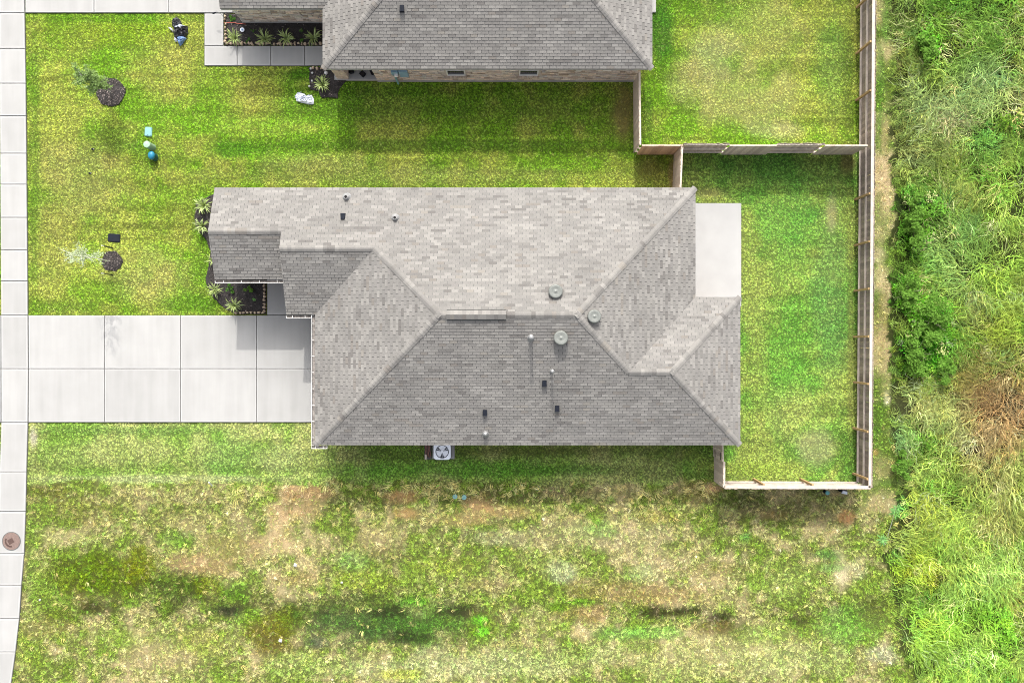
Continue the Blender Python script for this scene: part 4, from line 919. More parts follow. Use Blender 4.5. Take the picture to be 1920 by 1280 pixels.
def scatter(name, label, pts, colr, rot, scl, kd, tree):
    n = len(pts); me = bpy.data.meshes.new(name); me.vertices.add(n); me.vertices.foreach_set('co', np.asarray(pts, np.float32).ravel())
    a = me.attributes.new('col', 'FLOAT_COLOR', 'POINT'); c4 = np.ones((n, 4), np.float32); c4[:, :3] = colr; a.data.foreach_set('color', c4.ravel())
    a = me.attributes.new('rot', 'FLOAT_VECTOR', 'POINT'); a.data.foreach_set('vector', np.asarray(rot, np.float32).ravel())
    a = me.attributes.new('scl', 'FLOAT_VECTOR', 'POINT'); a.data.foreach_set('vector', np.asarray(scl, np.float32).ravel())
    a = me.attributes.new('kindid', 'INT', 'POINT'); a.data.foreach_set('value', np.asarray(kd, np.int32))
    me.materials.append(M['grass'])
    o = put(name, me); md = o.modifiers.new('tufts', 'NODES'); md.node_group = tree
    tag(o, label, 'grass', kind='stuff'); return o
def hard_mask(X, Y):
    m_ = np.zeros(X.shape, bool)
    for poly in HARD:
        px_ = [p[0] for p in poly]; py_ = [p[1] for p in poly]
        bb = (X > min(px_)-.01) & (X < max(px_)+.01) & (Y > min(py_)-.01) & (Y < max(py_)+.01) & ~m_
        ii = np.nonzero(bb)[0]
        if not len(ii): continue
        x, y = X[ii], Y[ii]; r_ = np.zeros(len(ii), bool)
        for k in range(len(poly)):
            (x1, y1), (x2, y2) = poly[k-1][:2], poly[k][:2]
            if y1 == y2: continue
            r_ ^= ((y1 > y) != (y2 > y)) & (x < (x2-x1)*(y-y1)/(y2-y1)+x1)
        m_[ii] |= r_
    return m_

# ------------------------------------------------------------------ flower beds, mulch rings (also keep the grass out)
def ground_z(X, Y): return float(height(np.array([X]), np.array([Y]))[0])
def mulch_patch(name, label, poly, cat, z=0.03, chips=120, seed=0):
    HARD.append(poly); rs = np.random.default_rng(seed)
    b_ = thing(name, label, cat, (0, 0, 0))
    # a low uneven mound
    cxm = sum(p[0] for p in poly)/len(poly); cym = sum(p[1] for p in poly)/len(poly); mb = MB(); rings = []
    for s, h_ in ((1.0, -.06), (.98, z), (.8, z+.03), (.5, z+.045), (.2, z+.05)):
        rings.append([mb.vert((cxm+(x-cxm)*s, cym+(y-cym)*s, h_+rs.uniform(-.012, .012)*(s < .99))) for x, y in poly])
    n = len(poly)
    for A, B in zip(rings[:-1], rings[1:]):
        for k in range(n): mb.face((A[k-1], A[k], B[k], B[k-1]))
    mb.face(rings[-1]); mb.build('mulch', M['mulch'], b_)
    mb = MB(); x0, x1 = min(p[0] for p in poly), max(p[0] for p in poly); y0, y1 = min(p[1] for p in poly), max(p[1] for p in poly); k = 0
    while k < chips:
        x, y = rs.uniform(x0, x1), rs.uniform(y0, y1)
        if not inside(poly, x, y): continue
        k += 1; a = rs.uniform(0, math.pi); l_ = rs.uniform(.03, .09); w_ = rs.uniform(.008, .02); v = rs.choice([.5, .8, 1.2, 2.2, 3.2], p=[.3, .3, .2, .12, .08]); mb.cur = (v, v*.95, v*.92)
        s = max(abs(x-cxm)/(x1-x0), abs(y-cym)/(y1-y0))*2
        mb.obox((x, y, z+.05-.02*s+.01), (math.cos(a), math.sin(a), rs.uniform(-.3, .3)), (-math.sin(a), math.cos(a), 0), (0, 0, 1), l_/2, w_/2, .006)
    o = mb.build('wood_chips', M['chip'], b_); o['kind'] = 'stuff'
    return b_
def ragged(poly, step=.16, amp=.03, seed=1):
    rs = np.random.default_rng(seed); out = []
    for k in range(len(poly)):
        a, b_ = Vector(poly[k-1]), Vector(poly[k]); n = max(1, int((b_-a).length/step))
        for i in range(n):
            p = a.lerp(b_, i/n); out.append((p.x+rs.uniform(-amp, amp), p.y+rs.uniform(-amp, amp)))
    return out
def edge_stones(bed, pts, seed, size=.13):
    rs = np.random.default_rng(seed); ms = []
    for k in range(5):
        mb = MB(); n = 8; ang = np.sort(rs.uniform(0, 2*math.pi, n)); rr = rs.uniform(.75, 1.1, n)
        A = [mb.vert((math.cos(a)*r_*size*.6, math.sin(a)*r_*size*.5, -.05)) for a, r_ in zip(ang, rr)]
        B = [mb.vert((math.cos(a)*r_*size*.6, math.sin(a)*r_*size*.5, .09)) for a, r_ in zip(ang, rr)]
        C_ = [mb.vert((math.cos(a)*r_*size*.42, math.sin(a)*r_*size*.36, .12)) for a, r_ in zip(ang, rr)]
        for P_, Q_ in ((A, B), (B, C_)):
            for i in range(n): mb.face((P_[i-1], P_[i], Q_[i], Q_[i-1]))
        mb.face(C_); ms.append(mb.mesh('edging_stone', M['edging']))
    for p0, p1 in zip(pts[:-1], pts[1:]):
        a, b_ = Vector((*p0, 0)), Vector((*p1, 0)); n = max(1, int((b_-a).length/.16))
        for i in range(n):
            p = a.lerp(b_, (i+.5)/n); o = put('edging_stone', ms[int(rs.integers(5))], bed, loc=(p.x+rs.uniform(-.02, .02), p.y+rs.uniform(-.02, .02), 0.02)); s = rs.uniform(.8, 1.25); o.scale = (s, s, s); o.rotation_euler = (0, 0, rs.uniform(0, 6.3))
bedA = mulch_patch('flower_bed', 'dark mulch flower bed in front of the stone wall at the top', ragged(ccw([G(420, 26), G(606, 30), G(606, 86), G(420, 86)]), amp=.015), 'flower bed', chips=260, seed=1)
edge_stones(bedA, [G(423.5, 29), G(423.5, 83), G(604, 83)], 1)
bedB = mulch_patch('flower_bed', 'small mulch bed below the corner of the top house', ragged(ccw([G(579, 126), G(640, 126), G(650, 150), G(636, 168), G(634, 184), G(604, 184), G(596, 172), G(581, 168)]), seed=2), 'flower bed', chips=160, seed=2)
edge_stones(bedB, [G(584, 129), G(622, 129)], 2)
bedC = mulch_patch('flower_bed', 'curved mulch bed at the left end of the middle house', ragged(ccw([G(402, 362), G(368, 380), G(364, 405), G(366, 425), G(385, 448), G(394, 470), G(390, 500), G(386, 520), G(386, 532), G(400, 560), G(420, 577), G(440, 589.5), G(500, 589.5), G(500, 500), G(430, 500), G(430, 380)]), amp=.02, seed=3), 'flower bed', chips=300, seed=3)
edge_stones(bedC, [G(496.5, 532), G(496.5, 586), G(440, 586)], 3)
def circ(px, py, r, seed, n=20):
    rs = np.random.default_rng(seed); x, y = G(px, py); return [(x+math.cos(2*math.pi*k/n)*r*rs.uniform(.92, 1.08), y+math.sin(2*math.pi*k/n)*r*rs.uniform(.92, 1.08)) for k in range(n)]
ringA = mulch_patch('mulch_ring', 'round dark mulch ring under the leafy sapling near the top left', circ(207.5, 173, .65, 4), 'mulch ring', chips=420, seed=4, z=.02)
ringB = mulch_patch('mulch_ring', 'smaller dark mulch ring under the pale sapling', circ(210.5, 490, .47, 5), 'mulch ring', chips=330, seed=5, z=.02)

# spiky plants: every strap leaf a part
SPK = []
for v in range(6):
    mb = MB(); rs = np.random.default_rng(60+v); L_ = rs.uniform(.5, .62); H_ = rs.uniform(.16, .42); prev = None; sg = 5
    tn = rs.uniform(.75, 1.25); mb.cur = (tn*1.0, tn, tn*rs.uniform(.8, 1.2))
    for s in range(sg+1):
        t_ = s/sg; r_ = L_*t_**.9; z_ = H_*math.sin(t_*math.pi*.72)*1.1; w_ = .026*(1-t_**2.2)+.003
        cur = [mb.vert((r_, -w_, z_+.012)), mb.vert((r_, 0, z_)), mb.vert((r_, w_, z_+.012))]
        if prev: mb.face((prev[0], cur[0], cur[1], prev[1])[::-1]); mb.face((prev[1], cur[1], cur[2], prev[2])[::-1])
        prev = cur
    SPK.append(mb.mesh('leaf', M['spike']))
def spiky(px, py, label, size=1.0, n=34, seed=0):
    X, Y = G(px, py, .15); rs = np.random.default_rng(seed+300); p_ = thing('spiky_plant', label, 'plant', (X, Y, .03), 0, 'spiky strap-leaved plants in the beds')
    mb = MB(); mb.lathe([(.05, -.02), (.04, .06), (.01, .1)], n=7); mb.build('crown', M['bark'], p_)
    for k in range(n):
        o = put('leaf', SPK[int(rs.integers(6))], p_, loc=(0, 0, .02)); s = size*rs.uniform(.65, 1.1); o.scale = (s, s*rs.uniform(.9, 1.4), s*rs.uniform(.7, 1.5)); o.rotation_euler = (rs.normal(0, .15), -rs.uniform(0, .35), k*2.39996+rs.normal(0, .15))
spiky(442, 72, 'spiky plant nearest the walk corner in the top bed', .82, 38, 1); spiky(497, 74, 'second spiky plant from the left in the top bed', .85, 38, 2)
spiky(538, 73, 'third spiky plant from the left in the top bed', .9, 30, 3); spiky(588, 72, 'spiky plant half under the roof edge in the top bed', .9, 30, 4)
spiky(606, 160, 'spiky plant in the small bed beside the white plastic sheet', .85, 40, 5)
spiky(384, 386, 'upper spiky plant left of the gable end of the middle house', .95, 44, 6); spiky(380, 424, 'second spiky plant left of the gable end below the upper one', .85, 36, 7)
spiky(398, 488, 'small green spiky plant peeking out under the gable eave', .62, 26, 8); spiky(404, 543, 'pale spiky plant below the gutter corner of the middle house', .8, 36, 9); spiky(441, 573, 'spiky plant beside the driveway edge', .85, 40, 10)
def leaf_cloud(mb, c, rad, hgt, n, leaf, rs, tint=(.75, 1.25)):
    for k in range(n):
        v = rs.normal(size=3); v /= np.linalg.norm(v); r_ = rs.random()**.35; p = Vector(c)+Vector((v[0]*rad*r_, v[1]*rad*r_, hgt*.5*v[2]*r_))
        d = Vector(rs.normal(size=3)); d.z *= .4; d.normalize(); s_ = d.cross(Vector((rs.normal(0, .4), rs.normal(0, .4), 1))).normalized(); l_ = leaf*rs.uniform(.6, 1.4); w_ = l_*.28; tn = rs.uniform(*tint); mb.cur = (tn, tn, tn)
        i = [mb.vert(p), mb.vert(p+d*l_*.5+s_*w_), mb.vert(p+d*l_), mb.vert(p+d*l_*.5-s_*w_)]; mb.face(i)
def shrub(px, py, label, rad, hgt, n, leaf, seed, m='shrub', cat='shrub', name='shrub', group=None):
    X, Y = G(px, py, hgt*.5); rs = np.random.default_rng(seed+900); gz = ground_z(X, Y); p_ = thing(name, label, cat, (X, Y, gz), 0, group)
    mb = MB()
    for k in range(max(4, int(rad*12))):
        a = rs.uniform(0, 6.28); r_ = rad*rs.uniform(.2, .8); tip = (math.cos(a)*r_, math.sin(a)*r_, hgt*rs.uniform(.5, .95)); mb.tube([(0, 0, -.05), (tip[0]*.4, tip[1]*.4, tip[2]*.6), tip], [.018, .012, .005], 5)
    mb.build('stem', M['bark'], p_)
    mb = MB(); nc = max(3, int(rad*34))
    for k in range(nc):
        a = rs.uniform(0, 6.28); r_ = rad*math.sqrt(rs.random())*.8; cr = rad*rs.uniform(.16, .36); leaf_cloud(mb, (math.cos(a)*r_*(.8 if rad > .4 else 1), math.sin(a)*r_*(1.5 if rad > .4 else 1), hgt*rs.uniform(.25, .9)), cr, cr*1.2, int(n/nc*rs.uniform(.4, 1.6)), leaf*rs.uniform(.7, 1.2), rs)
    mb.build('foliage', M[m], p_)
    return p_
shrub(466, 76, 'small green shrub between the two left spiky plants in the top bed', .12, .2, 90, .07, 1); shrub(474, 57, 'dark green shrub beside the white garden disc', .13, .2, 90, .06, 2)
shrub(562, 57, 'dark green shrub against the wall in the top bed', .14, .22, 90, .07, 3); shrub(563, 76, 'green shrub right of the third spiky plant in the top bed', .11, .2, 80, .06, 4)
shrub(436, 33, 'green plant in the upper left corner of the top bed', .16, .22, 120, .08, 5)
shrub(433, 541, 'round green shrub below the gutter of the middle house', .22, .32, 260, .06, 6); shrub(466, 543, 'tall bright green shrub in the middle of the entry bed', .2, .4, 280, .07, 7, 'bush'); shrub(476, 562, 'low grey-green plant near the entry edging stones', .1, .12, 70, .05, 8, 'weed')
# little garden things of the top bed
X, Y = G(455, 57, .1); d_ = thing('garden_disc', 'round white and blue disc ornament in the top bed', 'ornament', (X, Y, .05))
mb = MB(); mb.lathe([(.02, 0), (.02, .1)], n=8); mb.build('stake', M['black'], d_); mb = MB(); mb.lathe([(.1, .1), (.1, .115), (.004, .12)], n=18); mb.build('disc', M['bag_white'], d_); mb = MB(); mb.lathe([(.045, .121), (.04, .126), (.004, .127)], n=14); mb.build('centre', M['bag_blue'], d_)
mb = MB(); pts = [(*G(421, 44.5), .08), (*G(437, 44), .09), (*G(448, 46), .09), (*G(462, 47), .085)]; mb.tube(pts, .014, 7); tag(mb.build('hose', M['red']), 'thin red hose lying across the top bed', 'hose')
X, Y = G(412, 33); l_ = thing('path_light', 'small dark path light hanging over the top front walk', 'lamp', (*G(422, 35), .04))
mb = MB(); mb.tube([(0, 0, 0), (0, 0, .5), (-.05, .02, .62), (-.14, .04, .66), (-.22, .035, .62)], .009, 6); mb.build('hook', M['lead'], l_); mb = MB(); mb.tube([(-.2, .03, .62), (-.3, .01, .58), (-.36, -.005, .56)], [.025, .04, .028], 8); mb.build('lamp_head', M['black'], l_)
stone_spots = [(586.5, 138, 'white stone at the left edge of the small bed, topmost of three'), (586, 153, 'white stone at the left edge of the small bed, middle of three'), (581, 163, 'white stone at the left edge of the small bed, lowest of three'), (612, 138, 'largest round white stone near the column of the top house'), (583.5, 130, 'tiny white stone by the edging of the small bed')]
for i, (px, py, lb) in enumerate(stone_spots):
    rs = np.random.default_rng(i); mb = MB(); r_ = .05 if i != 3 else .085; mb.lathe([(r_*.7, -.02), (r_*1.05, .03), (r_*.9, .07), (r_*.4, .1), (.004, .105)], n=9); mb.v = [(x*rs.uniform(.9, 1.1), y*rs.uniform(.9, 1.1), z) for x, y, z in mb.v]
    tag(mb.build('garden_stone', M['paper'], None, (*G(px, py), .06)), lb, 'stone', 'white stones in the small bed')

# ------------------------------------------------------------------ saplings
def sapling(px, py, label, h_, dirx, crown, leaf_m, bark_m, nleaf, leaf, seed, nbr, spread):
    X, Y = G(px, py); rs = np.random.default_rng(seed); t_ = thing('sapling', label, 'tree', (X, Y, 0))
    mb = MB(); tr = [(0, 0, -.1), (.02, .01, h_*.25), (dirx[0]*.4, dirx[1]*.4, h_*.55), (dirx[0], dirx[1], h_*.92)]; mb.tube(tr, [.028, .024, .017, .007], 7); trunk = mb.build('trunk', M[bark_m], t_)
    mb = MB(); cr = MB(); P_ = [Vector(p) for p in tr]
    for k in range(nbr):
        s = crown + (1-crown)*rs.random()**.9; f = min(2.999, s*3); i = int(f); b0 = P_[i].lerp(P_[i+1], f-i); a = k*2.4+rs.normal(0, .4); ln = spread*rs.uniform(.5, 1.1)*(1.15-s*.55)
        tip = b0+Vector((math.cos(a)*ln, math.sin(a)*ln, ln*rs.uniform(.35, 1.0))); mid = b0.lerp(tip, .5)+Vector((0, 0, -.03)); mb.tube([b0, mid, tip], [.011, .008, .004], 5)
        for q_ in range(nleaf//nbr):
            u_ = rs.random()**.7; c_ = (b0.lerp(mid, u_*2) if u_ < .5 else mid.lerp(tip, u_*2-1)) + Vector(rs.normal(0, .05, 3)); leaf_cloud(cr, c_, .05, .06, 1, leaf, rs)
    mb.build('branches', M[bark_m], trunk); cr.build('crown', M[leaf_m], t_)
sapling(209, 174, 'leafy young tree leaning out of the round mulch ring at top left', 3.0, (-.12, .0), .42, 'tree_dark', 'palebark', 1500, .11, 11, 26, .62)
sapling(207, 490, 'thin pale young tree leaning over the lawn beside the small mulch ring', 3.7, (-.1, .02), .45, 'tree_pale', 'palebark', 700, .075, 12, 26, .7)
for py, lb in ((465, 'dark tree stake above the small mulch ring'), (515.5, 'dark tree stake below the small mulch ring')):
    X, Y = G(211, py); s_ = thing('tree_stake', lb, 'stake', (X, Y, 0), 0, 'stakes of the pale sapling'); mb = MB(); mb.box(-.02, .02, -.02, .02, -.1, .86); mb.build('post', M['black'], s_); mb = MB(); mb.box(-.022, .022, -.022, .022, .865, 1.06); mb.build('painted_tip', M['white'], s_)

# ------------------------------------------------------------------ things on the lawns
def lid(px, py, w_, h_, label, m, name, cat, rot=0, z=.03, thick=.05, rim=None):
    X, Y = G(px, py, z); o = thing(name, label, cat, (X, Y, 0), R(rot)); p = []
    for cx_, cy_, a0 in ((w_/2-.06, h_/2-.06, 0), (-w_/2+.06, h_/2-.06, 90), (-w_/2+.06, -h_/2+.06, 180), (w_/2-.06, -h_/2+.06, 270)):
        for k in range(4): a = R(a0+k*30); p.append((cx_+.06*math.cos(a), cy_+.06*math.sin(a)))
    mb = MB(); mb.prism(p, -.08, z, .008); mb.build('box_rim', M[rim or m], o)
    mb = MB(); mb.prism(inset(p, .025), z-.02, z+thick*.4, .008); lo = mb.build('lid', M[m], o)
    mb = MB(); mb.lathe([(.02, 0), (.018, .004)], n=10); mb.build('finger_hole', M['dark'], lo, (0, -h_/2+.07, z+thick*.4+.001))
    return o
lid(278, 247, .33, .43, 'pale blue utility box lid flush with the front lawn', 'teal_light', 'utility_box', 'utility box', -4)
lid(213.5, 446, .56, .38, 'black meter box lid in the lawn above the small mulch ring', 'black', 'meter_box', 'utility box', -4)
X, Y = G(286, 276.5); o = thing('utility_pedestal', 'pale green round utility pedestal in the front lawn', 'pedestal', (X, Y, -.05))
mb = MB(); mb.lathe([(.15, 0), (.145, .6), (.15, .62)], n=20, cap=False); mb.build('body', M['mint'], o, smooth=True); mb = MB(); mb.lathe([(.155, .6), (.155, .68), (.14, .71), (.004, .73)], n=20); mb.build('cap', M['mint'], o)
X, Y = G(291, 295); o = thing('utility_pedestal', 'blue domed utility pedestal with dark body next to the pale green one', 'pedestal', (X, Y, -.05))
mb = MB(); mb.lathe([(.15, 0), (.15, .44)], n=18, cap=False); mb.v = [(x*.9, y*1.15, z) for x, y, z in mb.v]; mb.build('body', M['teal_dark'], o)
mb = MB(); mb.lathe([(.165, .42), (.17, .47), (.15, .54), (.09, .58), (.004, .59)], n=18); mb.v = [(x*.9, y*1.15, z) for x, y, z in mb.v]; mb.build('cap', M['blue'], o, smooth=True)
for px, py, lb in ((174, 280, 'tiny dark sprinkler head in the lawn left of the pedestals'), (169, 325, 'tiny dark sprinkler head in the lawn above the meter box')):
    o = thing('sprinkler_head', lb, 'sprinkler', (*G(px, py), -.03), 0, 'sprinkler heads'); mb = MB(); mb.lathe([(.045, 0), (.045, .1), (.03, .12)], n=10); mb.build('body', M['black'], o); mb = MB(); mb.box(.02, .08, -.02, .02, .05, .09); mb.build('nozzle', M['lead'], o)
def crumple(name, poly, z, amp, m, parent, seed, rows=7):
    rs = np.random.default_rng(seed); cxm = sum(p[0] for p in poly)/len(poly); cym = sum(p[1] for p in poly)/len(poly); poly = ragged(poly, .07, .012, seed); mb = MB(); rings = []
    for s in range(rows+1):
        k = 1-s/rows; rings.append([mb.vert((cxm+(x-cxm)*k+rs.normal(0, .012)*(0 < k < 1), cym+(y-cym)*k+rs.normal(0, .012)*(0 < k < 1), z*(1-k**3)+(rs.normal(0, amp) if 0 < k < 1 else 0)+.0)) for x, y in poly])
    n = len(poly)
    for A, B in zip(rings[:-1], rings[1:]):
        for i in range(n): mb.face((A[i-1], A[i], B[i], B[i-1]))
    return mb.build(name, M[m], parent)
def PX(c, pts): return ccw([(G(x, y)[0]-c[0], G(x, y)[1]-c[1]) for x, y in pts])
c0 = G(338, 62); o = thing('clothes_heap', 'crumpled heap of black and blue clothes on the lawn beside the top driveway', 'clothes', (*c0, .02))
crumple('black_bundle', PX(c0, [(331, 33), (337, 36), (341, 45), (339, 52), (328, 54), (322, 48), (324, 38)]), .2, .025, 'bag_black', o, 1)
crumple('black_jacket', PX(c0, [(327, 53), (338, 48), (352, 49), (353, 64), (348, 72), (328, 74), (325, 60)]), .22, .035, 'bag_black', o, 2)
crumple('grey_lining', PX(c0, [(328, 53), (340, 47), (351, 50), (346, 56), (343, 58), (338, 54), (330, 56)]), .27, .02, 'bag_grey', o, 3, 4)
crumple('blue_trousers', PX(c0, [(332, 71), (346, 69), (350, 73), (345, 80), (338, 88), (334, 80)]), .2, .02, 'bag_blue', o, 4)
crumple('grey_sleeve', PX(c0, [(328, 71), (332, 73), (333, 79), (329, 79)]), .12, .012, 'bag_grey', o, 5, 3)
crumple('pale_tag', PX(c0, [(315, 51), (321, 53), (326, 58), (324, 60)]), .08, .008, 'paper', o, 6, 3)
c0 = G(571, 186); o = thing('plastic_sheet', 'crumpled white plastic sheet lying on the lawn by the small bed', 'plastic sheet', (*c0, .02))
crumple('white_sheet', PX(c0, [(553, 180), (562, 174), (570, 176), (576, 181), (584, 178), (589, 186), (588, 196), (578, 196), (566, 193), (556, 190)]), .16, .03, 'bag_white', o, 8)
crumple('shadow_fold', PX(c0, [(552, 183), (558, 174), (566, 173), (562, 178), (557, 186)]), .05, .01, 'bag_grey', o, 9, 3)
# white marker stake
mb = MB(); p0 = Vector((*G(397, 911), -.1)); mb.tube([p0, p0+Vector((.03, .16, .4)), p0+Vector((.05, .26, .62))], .032, 8); tag(mb.build('marker_stake', M['white']), 'short white marker stake leaning at the lawn edge south of the driveway', 'stake')
for px, py, lb in ((853, 930.5, 'left of two round teal cleanout caps in the bare soil'), (870, 932, 'right of two round teal cleanout caps in the bare soil')):
    X, Y = G(px, py); o = thing('cleanout_cap', lb, 'pipe cap', (X, Y, ground_z(X, Y)), 0, 'teal cleanout caps'); mb = MB(); mb.lathe([(.11, -.05), (.115, .05), (.105, .07), (.004, .075)], n=18); mb.build('cap', M['teal_light'], o); mb = MB(); mb.box(-.028, .028, -.035, .035, .06, .1); mb.build('square_nut', M['teal'], o)
X, Y = G(1546, 921); o = thing('utility_post', 'round green utility post just outside the south fence', 'post', (X, Y, -.15)); mb = MB(); mb.lathe([(.075, 0), (.075, .5)], n=12, cap=False); mb.build('body', M['black'], o); mb = MB(); mb.lathe([(.09, .48), (.09, .55), (.004, .57)], n=14); mb.build('cap', M['teal'], o)
X, Y = G(1577, 917); o = thing('utility_box', 'white-topped dark utility box outside the south fence corner', 'utility box', (X, Y, -.15), R(-12)); mb = MB(); mb.box(-.11, .11, -.1, .1, 0, .55); mb.build('body', M['black'], o); mb = MB(); mb.prism([(-.13, -.13), (.13, -.13), (.11, .0), (-.08, .0)], .551, .64, .01); mb.build('cap', M['bag_white'], o)
# condenser
AZ = .80; X, Y = G(829, 846.5, AZ); W2, L2 = .385, .36
ac = thing('air_conditioner', 'square air conditioner condenser with round fan beside the south eave', 'air conditioner', (X, Y, 0))
mb = MB(); mb.box(-W2-.12, W2+.12, -L2-.06, L2+.08, -.1, .07); mb.build('pad', M['concrete'], ac)
mb = MB(); mb.prism(inset([(-W2, -L2), (W2, -L2), (W2, L2), (-W2, L2)], .02), .07, AZ-.06); mb.build('coil', M['ac_dark'], ac)
oct_ = [(-W2+.07, -L2), (W2-.07, -L2), (W2, -L2+.07), (W2, L2-.07), (W2-.07, L2), (-W2+.07, L2), (-W2, L2-.07), (-W2, -L2+.07)]
mb = MB(); n = 40; ro_, zt = .30, AZ
def sq(a):
    c_, s_ = math.cos(a), math.sin(a); k = min(W2/max(abs(c_), 1e-6), L2/max(abs(s_), 1e-6)); x, y = c_*k, s_*k
    ex_ = abs(x)+abs(y)-(W2+L2-.09)
    if ex_ > 0: f = (W2+L2-.09)/(abs(x)+abs(y)); x *= f; y *= f
    return x, y
O1 = [mb.vert((*sq(2*math.pi*k/n), zt-.06)) for k in range(n)]; O2 = [mb.vert((*sq(2*math.pi*k/n), zt-.01)) for k in range(n)]; O3 = [mb.vert((sq(2*math.pi*k/n)[0]*.97, sq(2*math.pi*k/n)[1]*.97, zt)) for k in range(n)]
I1 = [mb.vert((ro_*math.cos(2*math.pi*k/n), ro_*math.sin(2*math.pi*k/n), zt)) for k in range(n)]; I2 = [mb.vert((ro_*math.cos(2*math.pi*k/n), ro_*math.sin(2*math.pi*k/n), zt-.12)) for k in range(n)]
for A, B in ((O1, O2), (O2, O3), (O3, I1), (I1, I2)):
    for k in range(n): mb.face((A[k-1], A[k], B[k], B[k-1]))
mb.build('top_cover', M['ac_white'], ac)
mb = MB(); mb.lathe([(ro_, zt-.2), (ro_, zt-.19)], n=28); mb.build('shroud', M['ac_dark'], ac)
fan = None
for k, a0 in enumerate((90, 210, 330)):
    mb = MB(); p_ = []
    for t_ in np.linspace(0, 1, 7):
        a = R(a0-40+80*t_); p_.append((math.cos(a)*.265, math.sin(a)*.265, zt-.035+.02*(t_-.5)))
    ii = [mb.vert((math.cos(R(a0-50))*.06, math.sin(R(a0-50))*.06, zt-.045))]+[mb.vert(p) for p in p_]+[mb.vert((math.cos(R(a0+50))*.06, math.sin(R(a0+50))*.06, zt-.03))]; mb.face(ii); mb.build('fan_blade', M['blade'], ac)
mb = MB(); mb.lathe([(.065, zt-.12), (.06, zt-.018), (.004, zt-.016)], n=18); mb.build('fan_hub', M['blade'], ac)
mb = MB()
for a0 in (30, 150, 270): mb.tube([(math.cos(R(a0))*.08, math.sin(R(a0))*.08, zt-.008), (math.cos(R(a0))*.3, math.sin(R(a0))*.3, zt-.008)], .007, 5)
for r_ in (.12, .17, .22, .27): mb.tube([(math.cos(2*math.pi*k/24)*r_, math.sin(2*math.pi*k/24)*r_, zt-.006) for k in range(25)], .0016, 4)
mb.build('fan_guard', M['ac_white'], ac)
X2, Y2 = G(803, 850); lp = thing('pipe_bundle', 'reddish copper pipes and conduit left of the air conditioner', 'pipes', (X2, Y2, 0))
for k, (dx_, dy_) in enumerate(((-.1, .05), (-.03, .1), (.04, .02), (.11, .09))):
    mb = MB(); mb.tube([(dx_, .55, .25+.05*k), (dx_, .1+dy_, .24+.05*k), (dx_+.01, dy_-.1, .2), (dx_+.01, dy_-.2, .05)], .024, 7); mb.build('pipe', M['copper'], lp)
mb = MB(); mb.box(-.13, -.05, -.24, .0, .0, .3); mb.build('disconnect_box', M['rail'], lp)
mb = MB(); mb.box(-.17, .15, -.26, .6, -.1, .02); mb.build('pad', M['joint'], lp)
# manhole
X, Y = G(22.5, 1013.5); mh = thing('manhole_cover', 'round rusty iron cover set in the sidewalk at lower left', 'manhole cover', (X, Y, .046))
mb = MB(); mb.lathe([(.43, 0), (.43, .004), (.395, .006)], n=36); mb.build('ring', M['joint'], mh); mb = MB(); mb.lathe([(.395, .004), (.39, .012), (.004, .014)], n=36); pl_ = mb.build('plate', M['rust'], mh)
mb = MB(); a = R(28)
for k in range(4): pass
mb.obox((-.02, .0, .018), (math.cos(a), math.sin(a), 0), (-math.sin(a), math.cos(a), 0), (0, 0, 1), .125, .11, .004); mb.build('emblem', M['rust_dark'], mh)
mb = MB(); pts = [(math.cos(R(150+k*12))*.24-.02, math.sin(R(150+k*12))*.24+.0, .018) for k in range(12)]
for p0_, p1_ in zip(pts[:-1], pts[1:]):
    d = Vector(p1_)-Vector(p0_); u_ = d.normalized(); mb.obox((Vector(p0_)+Vector(p1_))/2, u_, Vector((-u_.y, u_.x, 0)), (0, 0, 1), d.length/2+.004, .035, .003)
mb.build('crescent', M['rust_dark'], mh)
for i, (px, py, lb) in enumerate(((552, 1060, 'small white scrap near the bare patch in the lot'), (524, 1202, 'small white scrap in the brown grass low in the lot'), (75, 1124, 'tiny white scrap near the sidewalk in the lot'), (640, 1092, 'tiny pale scrap in the middle of the lot'))):
    X, Y = G(px, py); o = thing('litter', lb, 'litter', (X, Y, ground_z(X, Y)+.06), 0, 'scraps in the lot'); r_ = .09 if i < 2 else .05
    crumple('scrap', [(-r_, -r_*.6), (r_*.8, -r_), (r_, r_*.7), (-r_*.5, r_)], .06, .01, 'paper', o, 40+i, 3)

# ------------------------------------------------------------------ grass
LT = [tuft_mesh('lawn_tuft', 10, .05, .045, .05, .015, 2, 1), tuft_mesh('lawn_tuft', 10, .055, .04, .06, .015, 2, 2, bias=.5), tuft_mesh('lawn_tuft', 9, .05, .055, .045, .016, 2, 3, bias=.2)]
RT = [tuft_mesh('rough_tuft', 11, .08, .09, .09, .018, 2, 4), tuft_mesh('rough_tuft', 11, .09, .08, .13, .018, 3, 5, bias=.6, curl=.4), leafy_mesh('weed_tuft', 14, .08, .07, .06, 6), tuft_mesh('stalk_tuft', 5, .1, .32, .42, .018, 4, 7, bias=.6, curl=.6)]
WT = [tuft_mesh('wild_tuft', 20, .4, .45, .85, .034, 5, 8, bias=.92, curl=.75), tuft_mesh('wild_tuft', 20, .4, .40, 1.0, .032, 5, 9, bias=.96, curl=.85), tuft_mesh('wild_tuft', 18, .4, .55, .6, .034, 4, 10, bias=.6, curl=.5), leafy_mesh('wild_leaves', 46, .3, .4, .09, 11), tuft_mesh('under_tuft', 20, .35, .2, .3, .03, 2, 12)]
TREE_L, TREE_R, TREE_W = gn_tree(LT), gn_tree(RT), gn_tree(WT)
def points(dens, x0, x1, y0, y1):
    n = int(dens*(x1-x0)*(y1-y0)); return rng.uniform(x0, x1, n), rng.uniform(y0, y1, n)
